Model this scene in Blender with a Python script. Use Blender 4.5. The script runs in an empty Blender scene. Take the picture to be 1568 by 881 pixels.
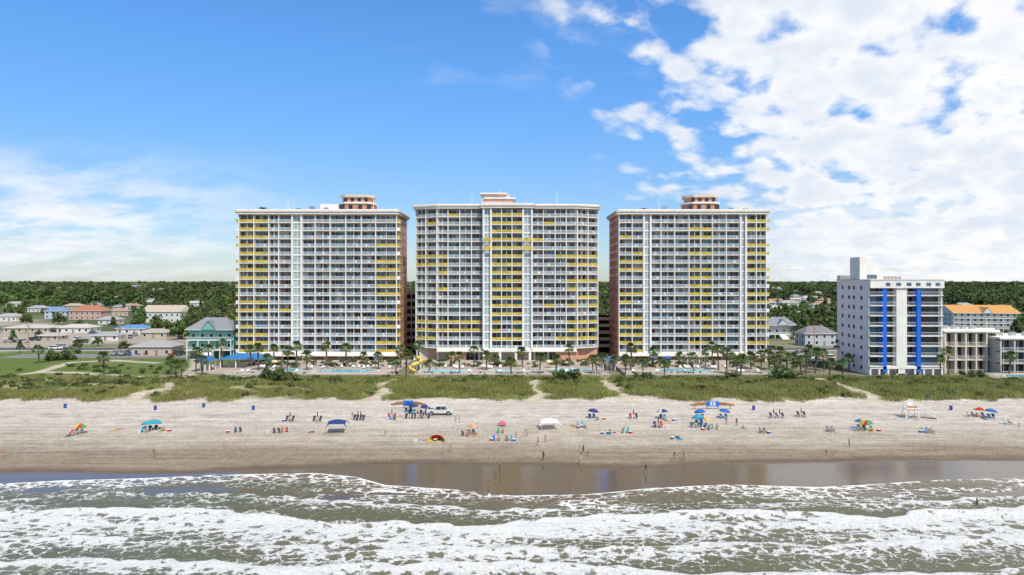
import bpy, math, random, numpy as np
from mathutils import Vector, Matrix
R=random.Random(7); rng=np.random.default_rng(7)
S=bpy.context.scene; COL=S.collection
F=1045.;HZ=430.;CZ=30.;CX=784.
hy=[-3000,0,60,80,92,96,110,135,160,167,176,196,330,800,2000,7000]
hz=[-6,-4,-2,-.9,-.25,-.02,.06,.5,1.2,1.9,2.2,2.0,2.0,5,14,18]
def hgt(y): return np.interp(y,hy,hz)
def G(px,py):
    Y=(CZ-1)*F/(py-HZ)
    for _ in range(60): Y=.5*Y+.5*(CZ-float(hgt(Y)))*F/(py-HZ)
    return ((px-CX)/F*Y,Y,float(hgt(Y)))
LAT=rng.random((256,256))
def vn(x,y):
    xi=np.floor(x).astype(int);yi=np.floor(y).astype(int);fx=x-xi;fy=y-yi
    fx=fx*fx*(3-2*fx);fy=fy*fy*(3-2*fy)
    a=LAT[xi&255,yi&255];b=LAT[(xi+1)&255,yi&255];c=LAT[xi&255,(yi+1)&255];d=LAT[(xi+1)&255,(yi+1)&255]
    return (a*(1-fx)+b*fx)*(1-fy)+(c*(1-fx)+d*fx)*fy
def fbm(x,y,o=4):
    s=0;a=.5;t=0
    for i in range(o):
        s=s+a*vn(x*2**i+17.3*i,y*2**i+5.1*i);t+=a;a*=.5
    return s/t
def sm(a,b,x):
    t=np.clip((x-a)/(b-a),0,1);return t*t*(3-2*t)
def H(x,y):
    y=np.asarray(y,float);x=np.asarray(x,float)
    m=sm(160,167,y)*(1-sm(190,197,y))
    return hgt(y)+m*(fbm(x*.12,y*.15,3)-.4)*2.0
# ---------------- node helper
class NT:
    def __init__(s,nt): s.t=nt;nt.nodes.clear()
    def n(s,ty,ins=None,**k):
        n=s.t.nodes.new(ty)
        for a,b in k.items(): setattr(n,a,b)
        for a,b in (ins or {}).items():
            if isinstance(b,bpy.types.NodeSocket): s.t.links.new(b,n.inputs[a])
            else: n.inputs[a].default_value=b
        return n
    def m(s,op,a,b=0.,c=0.,clamp=False): return s.n('ShaderNodeMath',{0:a,1:b,2:c},operation=op,use_clamp=clamp).outputs[0]
    def mix(s,f,a,b,bt='MIX'):
        n=s.n('ShaderNodeMix',{0:f,6:a,7:b},data_type='RGBA',blend_type=bt);return n.outputs[2]
    def ss(s,x,a,b,lo=0.,hi=1.): return s.n('ShaderNodeMapRange',{0:x,1:a,2:b,3:lo,4:hi},interpolation_type='SMOOTHSTEP').outputs[0]
def c4(c): return (c[0],c[1],c[2],1.)
MATS={}
def M(name,col,rough=.6,var=.12,scale=1.5,metal=0.,bump=0.,objvar=0.,trans=0.,stretch=None,transl=0.):
    if name in MATS: return MATS[name]
    m=bpy.data.materials.new(name);m.use_nodes=True;N=NT(m.node_tree)
    tc=N.n('ShaderNodeTexCoord').outputs['Object']
    if stretch: tc=N.n('ShaderNodeMapping',{0:tc,3:stretch}).outputs[0]
    no=N.n('ShaderNodeTexNoise',{0:tc,'Scale':scale,'Detail':3.}).outputs[0]
    f=N.ss(no,.3,.7)
    c=N.mix(f,c4([x*(1-var) for x in col]),c4([min(1,x*(1+var)) for x in col]))
    if objvar:
        oi=N.n('ShaderNodeObjectInfo').outputs['Random']
        c=N.n('ShaderNodeHueSaturation',{0:N.m('MULTIPLY_ADD',oi,.05*objvar*2,.5-.05*objvar),1:1.,2:N.m('MULTIPLY_ADD',oi,objvar,1-objvar*.5),4:c}).outputs[0]
    b=N.n('ShaderNodeBsdfPrincipled',{'Base Color':c,'Roughness':rough,'Metallic':metal})
    if bump: N.t.links.new(N.n('ShaderNodeBump',{'Strength':bump,'Distance':.05,'Height':no}).outputs[0],b.inputs['Normal'])
    o=b.outputs[0]
    if transl:
        tr=N.n('ShaderNodeBsdfTranslucent',{0:c}).outputs[0];o=N.n('ShaderNodeMixShader',{0:transl,1:o,2:tr}).outputs[0]
    if trans:
        tr=N.n('ShaderNodeBsdfTransparent').outputs[0];o=N.n('ShaderNodeMixShader',{0:trans,1:o,2:tr}).outputs[0]
    N.n('ShaderNodeOutputMaterial',{0:o});MATS[name]=m;return m
class MB:
    def __init__(s): s.v=[];s.f=[];s.m=[];s.mats=[]
    def mi(s,m):
        if m not in s.mats: s.mats.append(m)
        return s.mats.index(m)
    def add(s,vs,fs,m):
        k=len(s.v);i=s.mi(m);s.v.extend(vs)
        for f in fs: s.f.append([a+k for a in f]);s.m.append(i)
    def box(s,x0,x1,y0,y1,z0,z1,m):
        s.add([(x0,y0,z0),(x1,y0,z0),(x1,y1,z0),(x0,y1,z0),(x0,y0,z1),(x1,y0,z1),(x1,y1,z1),(x0,y1,z1)],
          [(3,2,1,0),(4,5,6,7),(0,1,5,4),(1,2,6,5),(2,3,7,6),(3,0,4,7)],m)
    def ob(s,A,u,n,a0,a1,b0,b1,z0,z1,m):
        p=lambda a,b,z:(A[0]+u[0]*a+n[0]*b,A[1]+u[1]*a+n[1]*b,z)
        s.add([p(a0,b1,z0),p(a1,b1,z0),p(a1,b0,z0),p(a0,b0,z0),p(a0,b1,z1),p(a1,b1,z1),p(a1,b0,z1),p(a0,b0,z1)],
          [(3,2,1,0),(4,5,6,7),(0,1,5,4),(1,2,6,5),(2,3,7,6),(3,0,4,7)],m)
    def pz(s,poly,z0,z1,m,top=None):
        n=len(poly);vs=[(p[0],p[1],z0) for p in poly]+[(p[0],p[1],z1) for p in poly]
        s.add(vs,[(i,(i+1)%n,n+(i+1)%n,n+i) for i in range(n)]+[tuple(range(n-1,-1,-1))],m)
        s.add([(p[0],p[1],z1) for p in poly],[tuple(range(n))],top or m)
    def py(s,prof,y0,y1,m):
        n=len(prof);vs=[(p[0],y0,p[1]) for p in prof]+[(p[0],y1,p[1]) for p in prof]
        s.add(vs,[(i,(i+1)%n,n+(i+1)%n,n+i) for i in range(n)]+[tuple(range(n-1,-1,-1)),tuple(range(n,2*n))],m)
    def tube(s,pts,rs,m,k=6,cap=True):
        vs=[];fs=[]
        for j,(p,r) in enumerate(zip(pts,rs)):
            a=Vector(pts[max(j-1,0)]);b=Vector(pts[min(j+1,len(pts)-1)]);d=(b-a).normalized()
            e=d.orthogonal().normalized() if abs(d.z)<.9 else Vector((1,0,0)).cross(d).normalized();g=d.cross(e)
            for i in range(k):
                t=2*math.pi*i/k;vs.append(tuple(Vector(p)+(e*math.cos(t)+g*math.sin(t))*r))
        for j in range(len(pts)-1):
            for i in range(k): fs.append((j*k+i,j*k+(i+1)%k,(j+1)*k+(i+1)%k,(j+1)*k+i))
        if cap: fs.append(tuple(range(k-1,-1,-1)));L=(len(pts)-1)*k;fs.append(tuple(range(L,L+k)))
        s.add(vs,fs,m)
    def mesh(s,name,smooth=False):
        me=bpy.data.meshes.new(name);me.from_pydata(s.v,[],s.f)
        for m in s.mats: me.materials.append(m)
        me.polygons.foreach_set('material_index',s.m)
        if smooth: me.polygons.foreach_set('use_smooth',[True]*len(s.f))
        me.update();return me
def O(name,me,loc=(0,0,0),rz=0.,sc=1.,parent=None,rx=0.):
    o=bpy.data.objects.new(name,me);o.location=loc;o.rotation_euler=(rx,0,rz)
    o.scale=(sc,sc,sc) if not isinstance(sc,tuple) else sc
    COL.objects.link(o)
    if parent: o.parent=parent
    return o
def E(name): return O(name,None)
# ---------------- materials
white=M('white_stucco',(.74,.72,.67),.7,.07,.4);cream=M('cream_stucco',(.60,.53,.43),.8,.06,.5)
salmon=M('salmon_stucco',(.60,.32,.20),.8,.08,.4);brick=M('brick_stucco',(.46,.21,.13),.8,.1,.5);psalmon=M('pale_salmon_stucco',(.66,.45,.36),.8,.06,.5)
glassd=M('dark_window_glass',(.02,.03,.04),.06,.3,.3);glassb=M('blue_window_glass',(.07,.14,.20),.10,.25,.3);glassp=M('pale_stair_glass',(.36,.43,.45),.35,.2,.6)
curt=M('curtained_window',(.38,.39,.39),.25,.2,.7);curt2=M('mauve_curtain_window',(.17,.14,.21),.25,.2,.7);tealg=M('teal_window',(.09,.22,.25),.12,.2,.5)
yel=M('yellow_railing_panel',(.50,.39,.055),.35,.22,.5);pale=M('pale_railing',(.50,.57,.60),.35,.1,.5)
wrail=M('white_metal',(.76,.76,.74),.4,.03);dark=M('dark_opening',(.03,.03,.035),.8,.2);conc=M('concrete',(.42,.40,.37),.85,.12,.4)
roofm=M('roof_membrane',(.5,.49,.46),.9,.1,.3);tan=M('tan_wall',(.36,.29,.22),.85,.15,.6);deckm=M('pool_deck_paving',(.36,.30,.25),.85,.2,.5)
poolm=M('pool_water',(.05,.46,.56),.05,.12,.8,bump=.2);bluep=M('blue_paint',(.01,.13,.60),.5,.05);blueroof=M('blue_metal_roof',(.03,.16,.38),.5,.1,.6)
asph=M('asphalt',(.06,.06,.062),.9,.2,.8);paint=M('road_paint',(.75,.75,.72),.7,.1,2.);kerb=M('kerb_concrete',(.4,.39,.37),.9,.1)
wood=M('weathered_wood',(.30,.20,.12),.8,.25,2.,stretch=(1,8,1));orng=M('brown_wood_board',(.30,.14,.06),.6,.2,1.)
rub=M('tyre_rubber',(.02,.02,.02),.8,.2);chrome=M('steel',(.5,.5,.5),.3,.05,metal=.9);glz=M('car_glass',(.02,.03,.04),.05,.2)
# ---------------- world
w=bpy.data.worlds.new('World');S.world=w;w.use_nodes=True;N=NT(w.node_tree)
sv=Vector((.42,-.90,0)).normalized()*math.cos(math.radians(55));sv.z=math.sin(math.radians(55))
sky=N.n('ShaderNodeTexSky',sky_type='NISHITA',sun_disc=False,sun_elevation=math.radians(55),sun_rotation=math.atan2(sv.x,sv.y),altitude=10,air_density=1.,dust_density=.3,ozone_density=2.5).outputs[0]
d=N.n('ShaderNodeTexCoord').outputs['Generated'];xyz=N.n('ShaderNodeSeparateXYZ',{0:d})
dx,dy,dz=xyz.outputs;dzp=N.m('MAXIMUM',dz,0.)
den=N.m('ADD',dzp,.27);px=N.m('DIVIDE',dx,den);pyy=N.m('DIVIDE',dy,den)
pv=N.n('ShaderNodeCombineXYZ',{0:px,1:pyy,2:0.}).outputs[0]
rot=N.n('ShaderNodeMapping',{0:pv,2:(0,0,math.radians(35))}).outputs[0]
st=N.n('ShaderNodeMapping',{0:rot,3:(1.25,.95,1)}).outputs[0]
wob=N.n('ShaderNodeTexNoise',{0:st,'Scale':6.,'Detail':4.}).outputs['Color']
stw=N.n('ShaderNodeVectorMath',{0:wob,1:(.16,.16,0),2:st},operation='MULTIPLY_ADD').outputs[0]
na=N.n('ShaderNodeTexNoise',{0:st,'Scale':5.6,'Detail':9.,'Roughness':.58,'Distortion':.12}).outputs[0]
vo=N.n('ShaderNodeTexVoronoi',{0:stw,'Scale':9.5,'Smoothness':.6},feature='SMOOTH_F1').outputs['Distance']
n1=N.m('ADD',N.m('MULTIPLY',na,.74),N.m('MULTIPLY',N.m('SUBTRACT',1.,vo),.26))
n2=N.n('ShaderNodeTexNoise',{0:pv,'Scale':2.3,'Detail':2.}).outputs[0]
n3=N.n('ShaderNodeTexNoise',{0:N.n('ShaderNodeMapping',{0:pv,3:(.8,1.2,1)}).outputs[0],'Scale':4.5,'Detail':8.,'Roughness':.58}).outputs[0]
sR=N.m('SUBTRACT',N.m('ADD',dx,N.m('MULTIPLY',dz,.55)),.24)
mR=N.ss(sR,-.03,.36)
off=N.m('ADD',N.m('MULTIPLY',mR,.235),N.m('MULTIPLY',n2,.34))
cd=N.ss(N.m('ADD',n1,off),.690,.875)
cd=N.m('MULTIPLY',cd,N.ss(sR,-.06,.06))
lowR=N.m('MULTIPLY',N.m('MULTIPLY',N.ss(dx,.25,.44),N.ss(dz,.17,.03)),N.ss(n3,.22,.50))
cd=N.m('MAXIMUM',cd,N.m('MULTIPLY',lowR,.95))
mL=N.m('MULTIPLY',N.ss(N.m('MULTIPLY',dx,-1.),.20,.58),N.m('MULTIPLY',N.ss(dz,.19,.08),N.ss(dz,-.03,.04)))
cL=N.m('MULTIPLY',mL,N.ss(n3,.34,.60))
wis=N.m('MULTIPLY',N.m('MULTIPLY',N.ss(n3,.50,.76),N.ss(dz,.22,.34)),N.m('MULTIPLY',N.ss(dx,-.22,-.05),.35))
cl=N.m('MAXIMUM',cd,N.m('MAXIMUM',N.m('MULTIPLY',cL,.85),wis))
haze=N.ss(dz,.36,.0,0.,1.)
tint=N.mix(haze,(.84,1.46,2.0,1),(.88,1.0,1.22,1))
skyc=N.mix(1.,sky,tint,'MULTIPLY')
shade=N.mix(N.ss(N.m('ADD',na,N.m('MULTIPLY',n2,.4)),.56,.90),(10.1,10.1,10.2,1),(7.7,8.3,9.4,1))
fin=N.mix(cl,skyc,shade)
bg=N.n('ShaderNodeBackground',{0:fin,1:.1});N.n('ShaderNodeOutputWorld',{0:bg.outputs[0]})
L=bpy.data.lights.new('sun','SUN');L.energy=4.4;L.angle=math.radians(.5);L.color=(1,.94,.84)
lo=bpy.data.objects.new('sun',L);COL.objects.link(lo);lo.rotation_euler=sv.to_track_quat('Z','Y').to_euler()
cam=bpy.data.cameras.new('cam');cam.lens=24;cam.sensor_width=36;cam.shift_y=-10.5/1568;cam.clip_end=20000
co=bpy.data.objects.new('camera',cam);COL.objects.link(co);co.location=(0,0,CZ);co.rotation_euler=(math.pi/2,0,0);S.camera=co
S.view_settings.view_transform='Standard';S.view_settings.look='None';S.view_settings.exposure=0
# ---------------- ground sheet
def curve(pts,z=0.):
    a=np.array([[ (p[0]-CX)/F*((CZ-z)*F/(p[1]-HZ)),(CZ-z)*F/(p[1]-HZ)] for p in pts]);return a[np.argsort(a[:,0])]
def ev(c,x): return np.interp(x,c[:,0],c[:,1])+ (fbm(x*.09,x*0+3.3,4)-.5)*1.6
WL=curve([(0,741),(150,735),(330,727),(480,725),(545,732),(590,744),(700,751),(790,759),(900,756),(1000,747),(1110,743),(1250,746),(1350,741),(1450,734),(1568,733)])
WET=curve([(0,723),(300,722),(450,714),(600,710),(800,711),(1000,712),(1200,708),(1400,705),(1568,702)])
def axis(segs):
    a=[]
    for s0,s1,st in segs: a.extend(np.arange(s0,s1,st))
    a.append(segs[-1][1]);return np.array(a)
xs=axis([(-8000,-1500,650),(-1500,-400,80),(-400,-180,10),(-180,180,1.),(180,400,10),(400,1500,80),(1500,8000,650)])
ys=axis([(-3000,0,500),(0,80,10),(80,90,2),(90,122,.6),(122,262,.9),(262,400,5),(400,1200,30),(1200,3000,150),(3000,9000,600)])
X,Y=np.meshgrid(xs,ys)
Z=H(X,Y)
def gridmesh(name,X,Y,Z,cols,mat):
    ny,nx=X.shape;v=np.stack([X,Y,Z],-1).reshape(-1,3)
    i=np.arange(ny-1)[:,None]*nx+np.arange(nx-1)[None];q=np.stack([i,i+1,i+nx+1,i+nx],-1).reshape(-1,4)
    me=bpy.data.meshes.new(name);me.vertices.add(len(v));me.vertices.foreach_set('co',v.ravel().astype(np.float32))
    me.loops.add(q.size);me.loops.foreach_set('vertex_index',q.ravel().astype(np.int32))
    me.polygons.add(len(q));me.polygons.foreach_set('loop_start',(np.arange(len(q))*4).astype(np.int32))
    me.update();me.validate()
    at=me.attributes.new('col','FLOAT_COLOR','POINT');at.data.foreach_set('color',cols.reshape(-1).astype(np.float32))
    me.polygons.foreach_set('use_smooth',[True]*len(q));me.materials.append(mat);return O(name,me)
def pdist(X,Y,pts):
    D=np.full(X.shape,1e9)
    for (ax,ay),(bx,by) in zip(pts[:-1],pts[1:]):
        vx,vy=bx-ax,by-ay;t=np.clip(((X-ax)*vx+(Y-ay)*vy)/(vx*vx+vy*vy),0,1)
        D=np.minimum(D,np.hypot(X-ax-t*vx,Y-ay-t*vy))
    return D
paths=[[(552,616),(592,603),(578,592),(604,584)],[(812,616),(832,604),(816,594),(818,582)],[(972,617),(950,602),(930,590),(925,580)],[(1350,618),(1310,600),(1255,584)],
 [(200,620),(215,606),(250,598),(262,586)],[(0,578),(60,570),(120,571),(200,577),(285,576),(310,570)],[(60,570),(110,555),(175,552),(240,556)],[(285,576),(300,562),(300,550)]]
PW=[[G(*p)[:2] for p in pp] for pp in paths]
PD=np.full(X.shape,1e9)
for p in PW: PD=np.minimum(PD,pdist(X,Y,p))
nz=fbm(X*.05,Y*.08,4);nf=fbm(X*.35,Y*.35,3)
def mixc(c,col,f): return c*(1-f[...,None])+np.array(col)*f[...,None]
c=np.ones(X.shape+(3,))*np.array((.475,.428,.37))
yy=Y+(nz-.5)*10
c=mixc(c,(.395,.345,.28),1-sm(128,146,yy)); c=mixc(c,(.255,.205,.15),1-sm(118,129,yy))
c=mixc(c,(.27,.225,.17),.55*np.exp(-((yy-147)/1.2)**2)*sm(.4,.6,nf));c=mixc(c,(.24,.2,.15),.5*np.exp(-((yy-131)/1.)**2)*sm(.4,.6,nf))
wl=ev(WET,X)+(nz-.5)*5;wet=1-sm(-1.5,1.2,Y-wl)
c=mixc(c,(.115,.08,.05),1-sm(-1,4,Y-wl))
veg=sm(163,166,Y+(fbm(X*.12,Y*.1,4)-.5)*9)
c=mixc(c,(.16,.175,.05),veg*(.6+.4*sm(.3,.6,nf)))
c=mixc(c,(.34,.29,.19),veg*sm(.55,.75,fbm(X*.06+9,Y*.12,3))*.7*(X<-60)+veg*sm(.6,.75,nf)*.3)
inl=sm(197,201,Y);c=mixc(c,(.20,.19,.12),inl)
lawn=inl*sm(-88,-92,X)*(Y<300);c=mixc(c,(.11,.15,.035),lawn*sm(.3,.5,nz+.12*nf))
c=mixc(c,(.46,.40,.31),(Y>160)*(1-sm(1.,2.2,PD+(nf-.5)*1.2)))
c=mixc(c,(.085,.11,.045),sm(300,345,Y)*(1-.45*sm(.55,.65,fbm(X*.02,Y*.012,3))*(Y<620)))
c=mixc(c,(.36,.32,.26),(Y>262)*(Y<470)*(X<-110)*sm(.42,.5,fbm(X*.02+4,Y*.015,2))*.9)
col=np.concatenate([c,wet[...,None]],-1)
gm=bpy.data.materials.new('ground_sand_and_grass');gm.use_nodes=True;N=NT(gm.node_tree)
at=N.n('ShaderNodeAttribute',attribute_name='col');tc=N.n('ShaderNodeTexCoord').outputs['Object']
f1=N.n('ShaderNodeTexNoise',{0:tc,'Scale':1.9,'Detail':7.,'Roughness':.75}).outputs[0]
f2=N.n('ShaderNodeTexNoise',{0:N.n('ShaderNodeMapping',{0:tc,3:(.03,.9,1)}).outputs[0],'Scale':1.,'Detail':4.,'Roughness':.6,'Distortion':.3}).outputs[0]
f3=N.n('ShaderNodeTexNoise',{0:N.n('ShaderNodeMapping',{0:tc,3:(.3,.5,1)}).outputs[0],'Scale':1.,'Detail':3.}).outputs[0]
wt=at.outputs['Alpha'];dry=N.m('SUBTRACT',1.,wt)
k=N.m('ADD',N.ss(f1,.32,.66,-.27,.19),N.m('ADD',N.ss(f2,.3,.7,-.16,.13),N.ss(f3,.3,.7,-.10,.09)))
k=N.m('MULTIPLY_ADD',k,N.m('MULTIPLY_ADD',dry,.6,.4),1.)
cc=N.n('ShaderNodeVectorMath',{0:at.outputs['Color'],3:k},operation='SCALE').outputs[0]
bh=N.m('ADD',f1,N.m('MULTIPLY',f2,.6))
bp=N.n('ShaderNodeBump',{'Strength':N.m('MULTIPLY_ADD',dry,.9,.025),'Distance':.2,'Height':bh}).outputs[0]
b=N.n('ShaderNodeBsdfPrincipled',{'Base Color':cc,'Roughness':N.m('MULTIPLY_ADD',dry,.79,.12),'IOR':1.5,'Normal':bp})
N.t.links.new(N.m('MULTIPLY_ADD',wt,.5,.1),b.inputs['Specular IOR Level'])
N.n('ShaderNodeOutputMaterial',{0:b.outputs[0]})
gridmesh('ground',X,Y,Z,col,gm)
# ---------------- sea
xs=axis([(-8000,-1000,500),(-1000,-120,40),(-120,-100,2),(-100,100,.3),(100,120,2),(120,1000,40),(1000,8000,500)])
sg=axis([(0,46,.2),(46,80,2),(80,400,20),(400,3400,300)])
Xs,Sg=np.meshgrid(xs,sg);wlx=ev(WL,Xs);Ys=wlx-Sg
FR=[(curve([(0,768),(120,757),(300,752),(450,762),(600,770),(760,782),(900,776),(1100,768),(1300,772),(1568,760)]),.50,3.5,.10),
 (curve([(0,789),(100,783),(300,780),(380,788),(450,797),(520,806),(600,801),(700,809),(780,804),(850,796),(950,790),(1100,783),(1200,786),(1290,791),(1350,797),(1400,786),(1568,780)]),1.05,9.5,.6),
 (curve([(0,826),(200,822),(400,835),(560,846),(700,838),(900,842),(1100,830),(1250,838),(1400,826),(1568,815)]),.68,4.5,.3),
 (curve([(0,862),(120,852),(250,858),(430,872),(560,866),(640,868),(760,860),(900,866),(1050,878),(1250,882),(1400,880),(1568,872)]),.95,3.,.4)]
brk=sm(.35,.6,fbm(Xs*.25,Xs*0+2,3))
D=.48*np.exp(-Sg/7.)*sm(.15,.6,fbm(Xs*.06,Ys*.12,3))+.7*np.exp(-(Sg-.10)**2/.02)*(.2+.8*brk)
Zs=np.maximum(0.,H(Xs,Ys)+.025)+sm(1,6,Sg)*((fbm(Xs*.12,Ys*.5,4)-.5)*.5)
for cv,pk,L2,hh in FR:
    f=ev(cv,Xs)+(fbm(Xs*.35,Xs*0+7,4)-.5)*2.0;s=f-Ys
    am=.35+.95*fbm(Xs*.05+pk*9+L2,Ys*.03,2);sp=np.clip(s,0,80)
    q=sm(-.10,.10,s)*(.38*np.exp(-sp/1.0)+.60*np.exp(-(sp/L2)**2)+.20*np.exp(-sp/14.))*pk*np.clip(am+.2,0,1.15)
    q=q*(.38+1.24*fbm(Xs*.17+3,Ys*.42,4))
    D=np.maximum(D,q);Zs=Zs+hh*am*sm(-.5,.4,s)*np.exp(-sp/2.2)
D=np.maximum(D,.36*sm(.34,.62,fbm(Xs*.09,Ys*.25,4))*sm(55,30,Sg));D=np.where(Ys<50,D*.4,D)
wm=bpy.data.materials.new('sea_water_foam');wm.use_nodes=True;N=NT(wm.node_tree)
at=N.n('ShaderNodeAttribute',attribute_name='col');Dn=at.outputs['Fac'];tc=N.n('ShaderNodeTexCoord').outputs['Object']
wn=N.n('ShaderNodeTexNoise',{0:tc,'Scale':.8,'Detail':5.,'Roughness':.62}).outputs['Color']
wv=N.n('ShaderNodeVectorMath',{0:wn,1:(2.3,2.3,0),2:tc},operation='MULTIPLY_ADD').outputs[0]
mp=N.n('ShaderNodeMapping',{0:wv,3:(.62,.95,0)}).outputs[0]
v1=N.n('ShaderNodeTexVoronoi',{0:mp,'Scale':.75},feature='DISTANCE_TO_EDGE').outputs['Distance']
v2=N.n('ShaderNodeTexVoronoi',{0:mp,'Scale':2.0},feature='DISTANCE_TO_EDGE').outputs['Distance']
nn=N.n('ShaderNodeTexNoise',{0:mp,'Scale':4.,'Detail':6.,'Roughness':.65}).outputs[0]
e=N.m('ADD',N.m('MULTIPLY',v1,1.9),N.m('ADD',N.m('MULTIPLY',v2,1.1),N.m('MULTIPLY',N.m('SUBTRACT',nn,.45),1.0)))
fo=N.ss(N.m('SUBTRACT',Dn,e),-.06,.12)
rip=N.n('ShaderNodeTexNoise',{0:N.n('ShaderNodeMapping',{0:tc,3:(.6,1.5,1)}).outputs[0],'Scale':1.3,'Detail':6.,'Roughness':.65}).outputs[0]
depth=at.outputs['Alpha']
base=N.mix(depth,(.13,.092,.055,1),(.105,.103,.052,1))
base=N.mix(N.ss(Dn,.2,1.),base,(.20,.19,.12,1))
fc=N.mix(N.ss(nn,.3,.7),(.54,.54,.51,1),(.82,.82,.80,1))
cc=N.mix(fo,base,fc)
hh=N.m('ADD',N.m('MULTIPLY',rip,.8),N.m('MULTIPLY',fo,N.m('MULTIPLY_ADD',nn,.9,.1)))
bp=N.n('ShaderNodeBump',{'Strength':N.m('MULTIPLY_ADD',depth,.8,.12),'Distance':.35,'Height':hh}).outputs[0]
b=N.n('ShaderNodeBsdfPrincipled',{'Base Color':cc,'Roughness':N.m('MULTIPLY_ADD',fo,.7,.12),'IOR':1.33,'Normal':bp})
N.n('ShaderNodeOutputMaterial',{0:b.outputs[0]})
dp=sm(0,9,Sg);col=np.stack([D,D,D,dp],-1)
gridmesh('sea_water',Xs,Ys,Zs,col,wm)
# ---------------- towers
def facade(mb,A,B,z0,nfl,fh,bays,yf,rec=1.7,seed=0):
    A=Vector(A);B=Vector(B);d=B-A;Ln=d.length;u=d/Ln;n=(u.y,-u.x);r=random.Random(seed)
    ob=lambda *a: mb.ob(A,u,n,*a);top=z0+nfl*fh
    tot=bays[-1][1];k=Ln/tot
    for bi,(a0,a1,ty) in enumerate(bays):
        a0*=k;a1*=k
        if ty=='g':
            ob(a0,a1,-rec,-.6,z0,top,glassp)
            for i in range(nfl+1): ob(a0,a1,-.6,-.4,z0+i*fh-.25,min(top,z0+i*fh+.25),white)
            mid=(a0+a1)/2;ob(mid-.08,mid+.08,-.6,-.35,z0,top,wrail)
            ob(a0-.1,a0+.5,-rec,.35,z0,top,white);ob(a1-.5,a1+.1,-rec,.34,z0,top,white);continue
        wall=cream if (bi%3) else salmon
        for i in range(nfl):
            z=z0+i*fh
            ob(a0,a1,-rec,.15,z-.12,z+.14,white)
            ob(a0,a1,-rec-.1,-rec,z+.14,z+fh-.12,wall)
            np_=max(2,round((a1-a0)/1.45));pw=(a1-a0-.3)/np_
            for j in range(np_):
                m=r.choice([glassd,glassd,glassd,glassb,glassb,curt,curt2,tealg,glassb])
                ob(a0+.15+j*pw+.07,a0+.15+(j+1)*pw-.07,-rec,-rec+.04,z+.2,z+2.4,m)
            if r.random()<.5:
                q=a0+.6+r.random()*(a1-a0-1.4);ob(q,q+.6,-1.,-.5,z+.14,z+.6,wrail);ob(q,q+.6,-1.05,-.99,z+.6,z+1.0,wrail)
            if yf(bi,nfl-1-i,r): rm=yel;ob(a0+.13,a1-.13,.05,.09,z+.2,z+1.02,yel)
            else:
                rm=wrail
                for q in range(5): ob(a0+.13,a1-.13,.055,.085,z+.22+q*.165,z+.30+q*.165,pale)
            ob(a0+.1,a1-.1,.03,.11,z+1.03,z+1.11,rm)
            m2=(a0+a1)/2;ob(m2-.05,m2+.05,.095,.125,z+.14,z+1.1,rm)
        ob(a0-.13,a0+.13,-rec,.22,z0-.12,top,white)
        if bi%2==0: ob((a0+a1)/2-.06,(a0+a1)/2+.06,-rec,-.35,z0,top,white)
        if bi==len(bays)-1: ob(a1-.13,a1+.13,-rec,.225,z0-.12,top,white)
def bays(px,ty=None,k=.2258):
    return [((a-px[0])*k,(b-px[0])*k,(ty or {}).get(a,'b')) for a,b in zip(px[:-1],px[1:])]
def WX(px,Y): return (px-CX)/F*Y
def ground_floor(mb,x0,x1,y,z1,seed):
    r=random.Random(seed)
    mb.box(x0,x1,y+1.8,y+6,2,z1-.12,glassd)
    n=int((x1-x0)/4.6);s=(x1-x0)/n
    for i in range(n+1):
        xx=x0+i*s;mb.box(xx-.35,xx+.35,y-.1,y+1.8,2,z1-.5,white)
        if i<n:
            if r.random()<.35: mb.box(xx+.35,xx+s-.35,y+1.0,y+1.79,2,z1-.5,r.choice([salmon,cream]))
            for j in range(1,3): mb.box(xx+s*j/3-.06,xx+s*j/3+.06,y+1.6,y+1.79,2,z1-.5,wrail)
            if r.random()<.5: mb.box(xx+.35,xx+s-.35,y+.1,y+.5,2,3.4,salmon)
    mb.box(x0-.3,x1+.3,y-.5,y+1.8,z1-.9,z1-.125,white)
    mb.box(x0-.3,x1+.3,y-2.6,y-.51,z1-1.1,z1-.9,cream)
def side(mb,x,sgn,y0,y1,z0,nfl,fh,wallm):
    for i in range(nfl):
        z=z0+i*fh
        mb.box(min(x,x+sgn*.06),max(x,x+sgn*.06),y0,y1,z-.06,z+.08,cream)
        for q in (.12,.3,.52,.74,.9):
            yy=y0+(y1-y0)*q;mb.box(min(x,x+sgn*.04),max(x,x+sgn*.04),yy-.5,yy+.5,z+1.,z+2.1,glassd if (i*7+int(q*10))%3 else curt)
            mb.box(min(x,x+sgn*.09),max(x,x+sgn*.09),yy-.6,yy+.6,z+.88,z+.98,white)
def pent(mb,cx,cy,w,z,h,m1,m2):
    P=lambda k:[(cx+w/2*k*a,cy+w*.4*k*b) for a,b in ((-1,-.5),(-.6,-1),(.6,-1),(1,-.5),(1,.6),(.6,1),(-.6,1),(-1,.6))]
    mb.pz(P(1),z,z+h*.45,m1);mb.pz(P(1.07),z+h*.45,z+h*.54,white);mb.pz(P(.86),z+h*.54,z+h*.85,m2);mb.pz(P(1.0),z+h*.85,z+h,cream)
    for q in (-.4,-.14,.14,.4): mb.box(cx+q*w-.7,cx+q*w+.7,cy-w*.4*1-.04,cy-w*.4*1+.2,z+h*.12,z+h*.38,glassd)
    for q in (-.3,-.1,.1,.3): mb.box(cx+q*w-.6,cx+q*w+.6,cy-w*.4*.86-.04,cy-w*.4*.86+.2,z+h*.60,z+h*.8,glassd)
def ant(mb,x,y,z,h): mb.tube([(x,y,z),(x,y,z+h)],[.11,.06],wrail,5)
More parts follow.
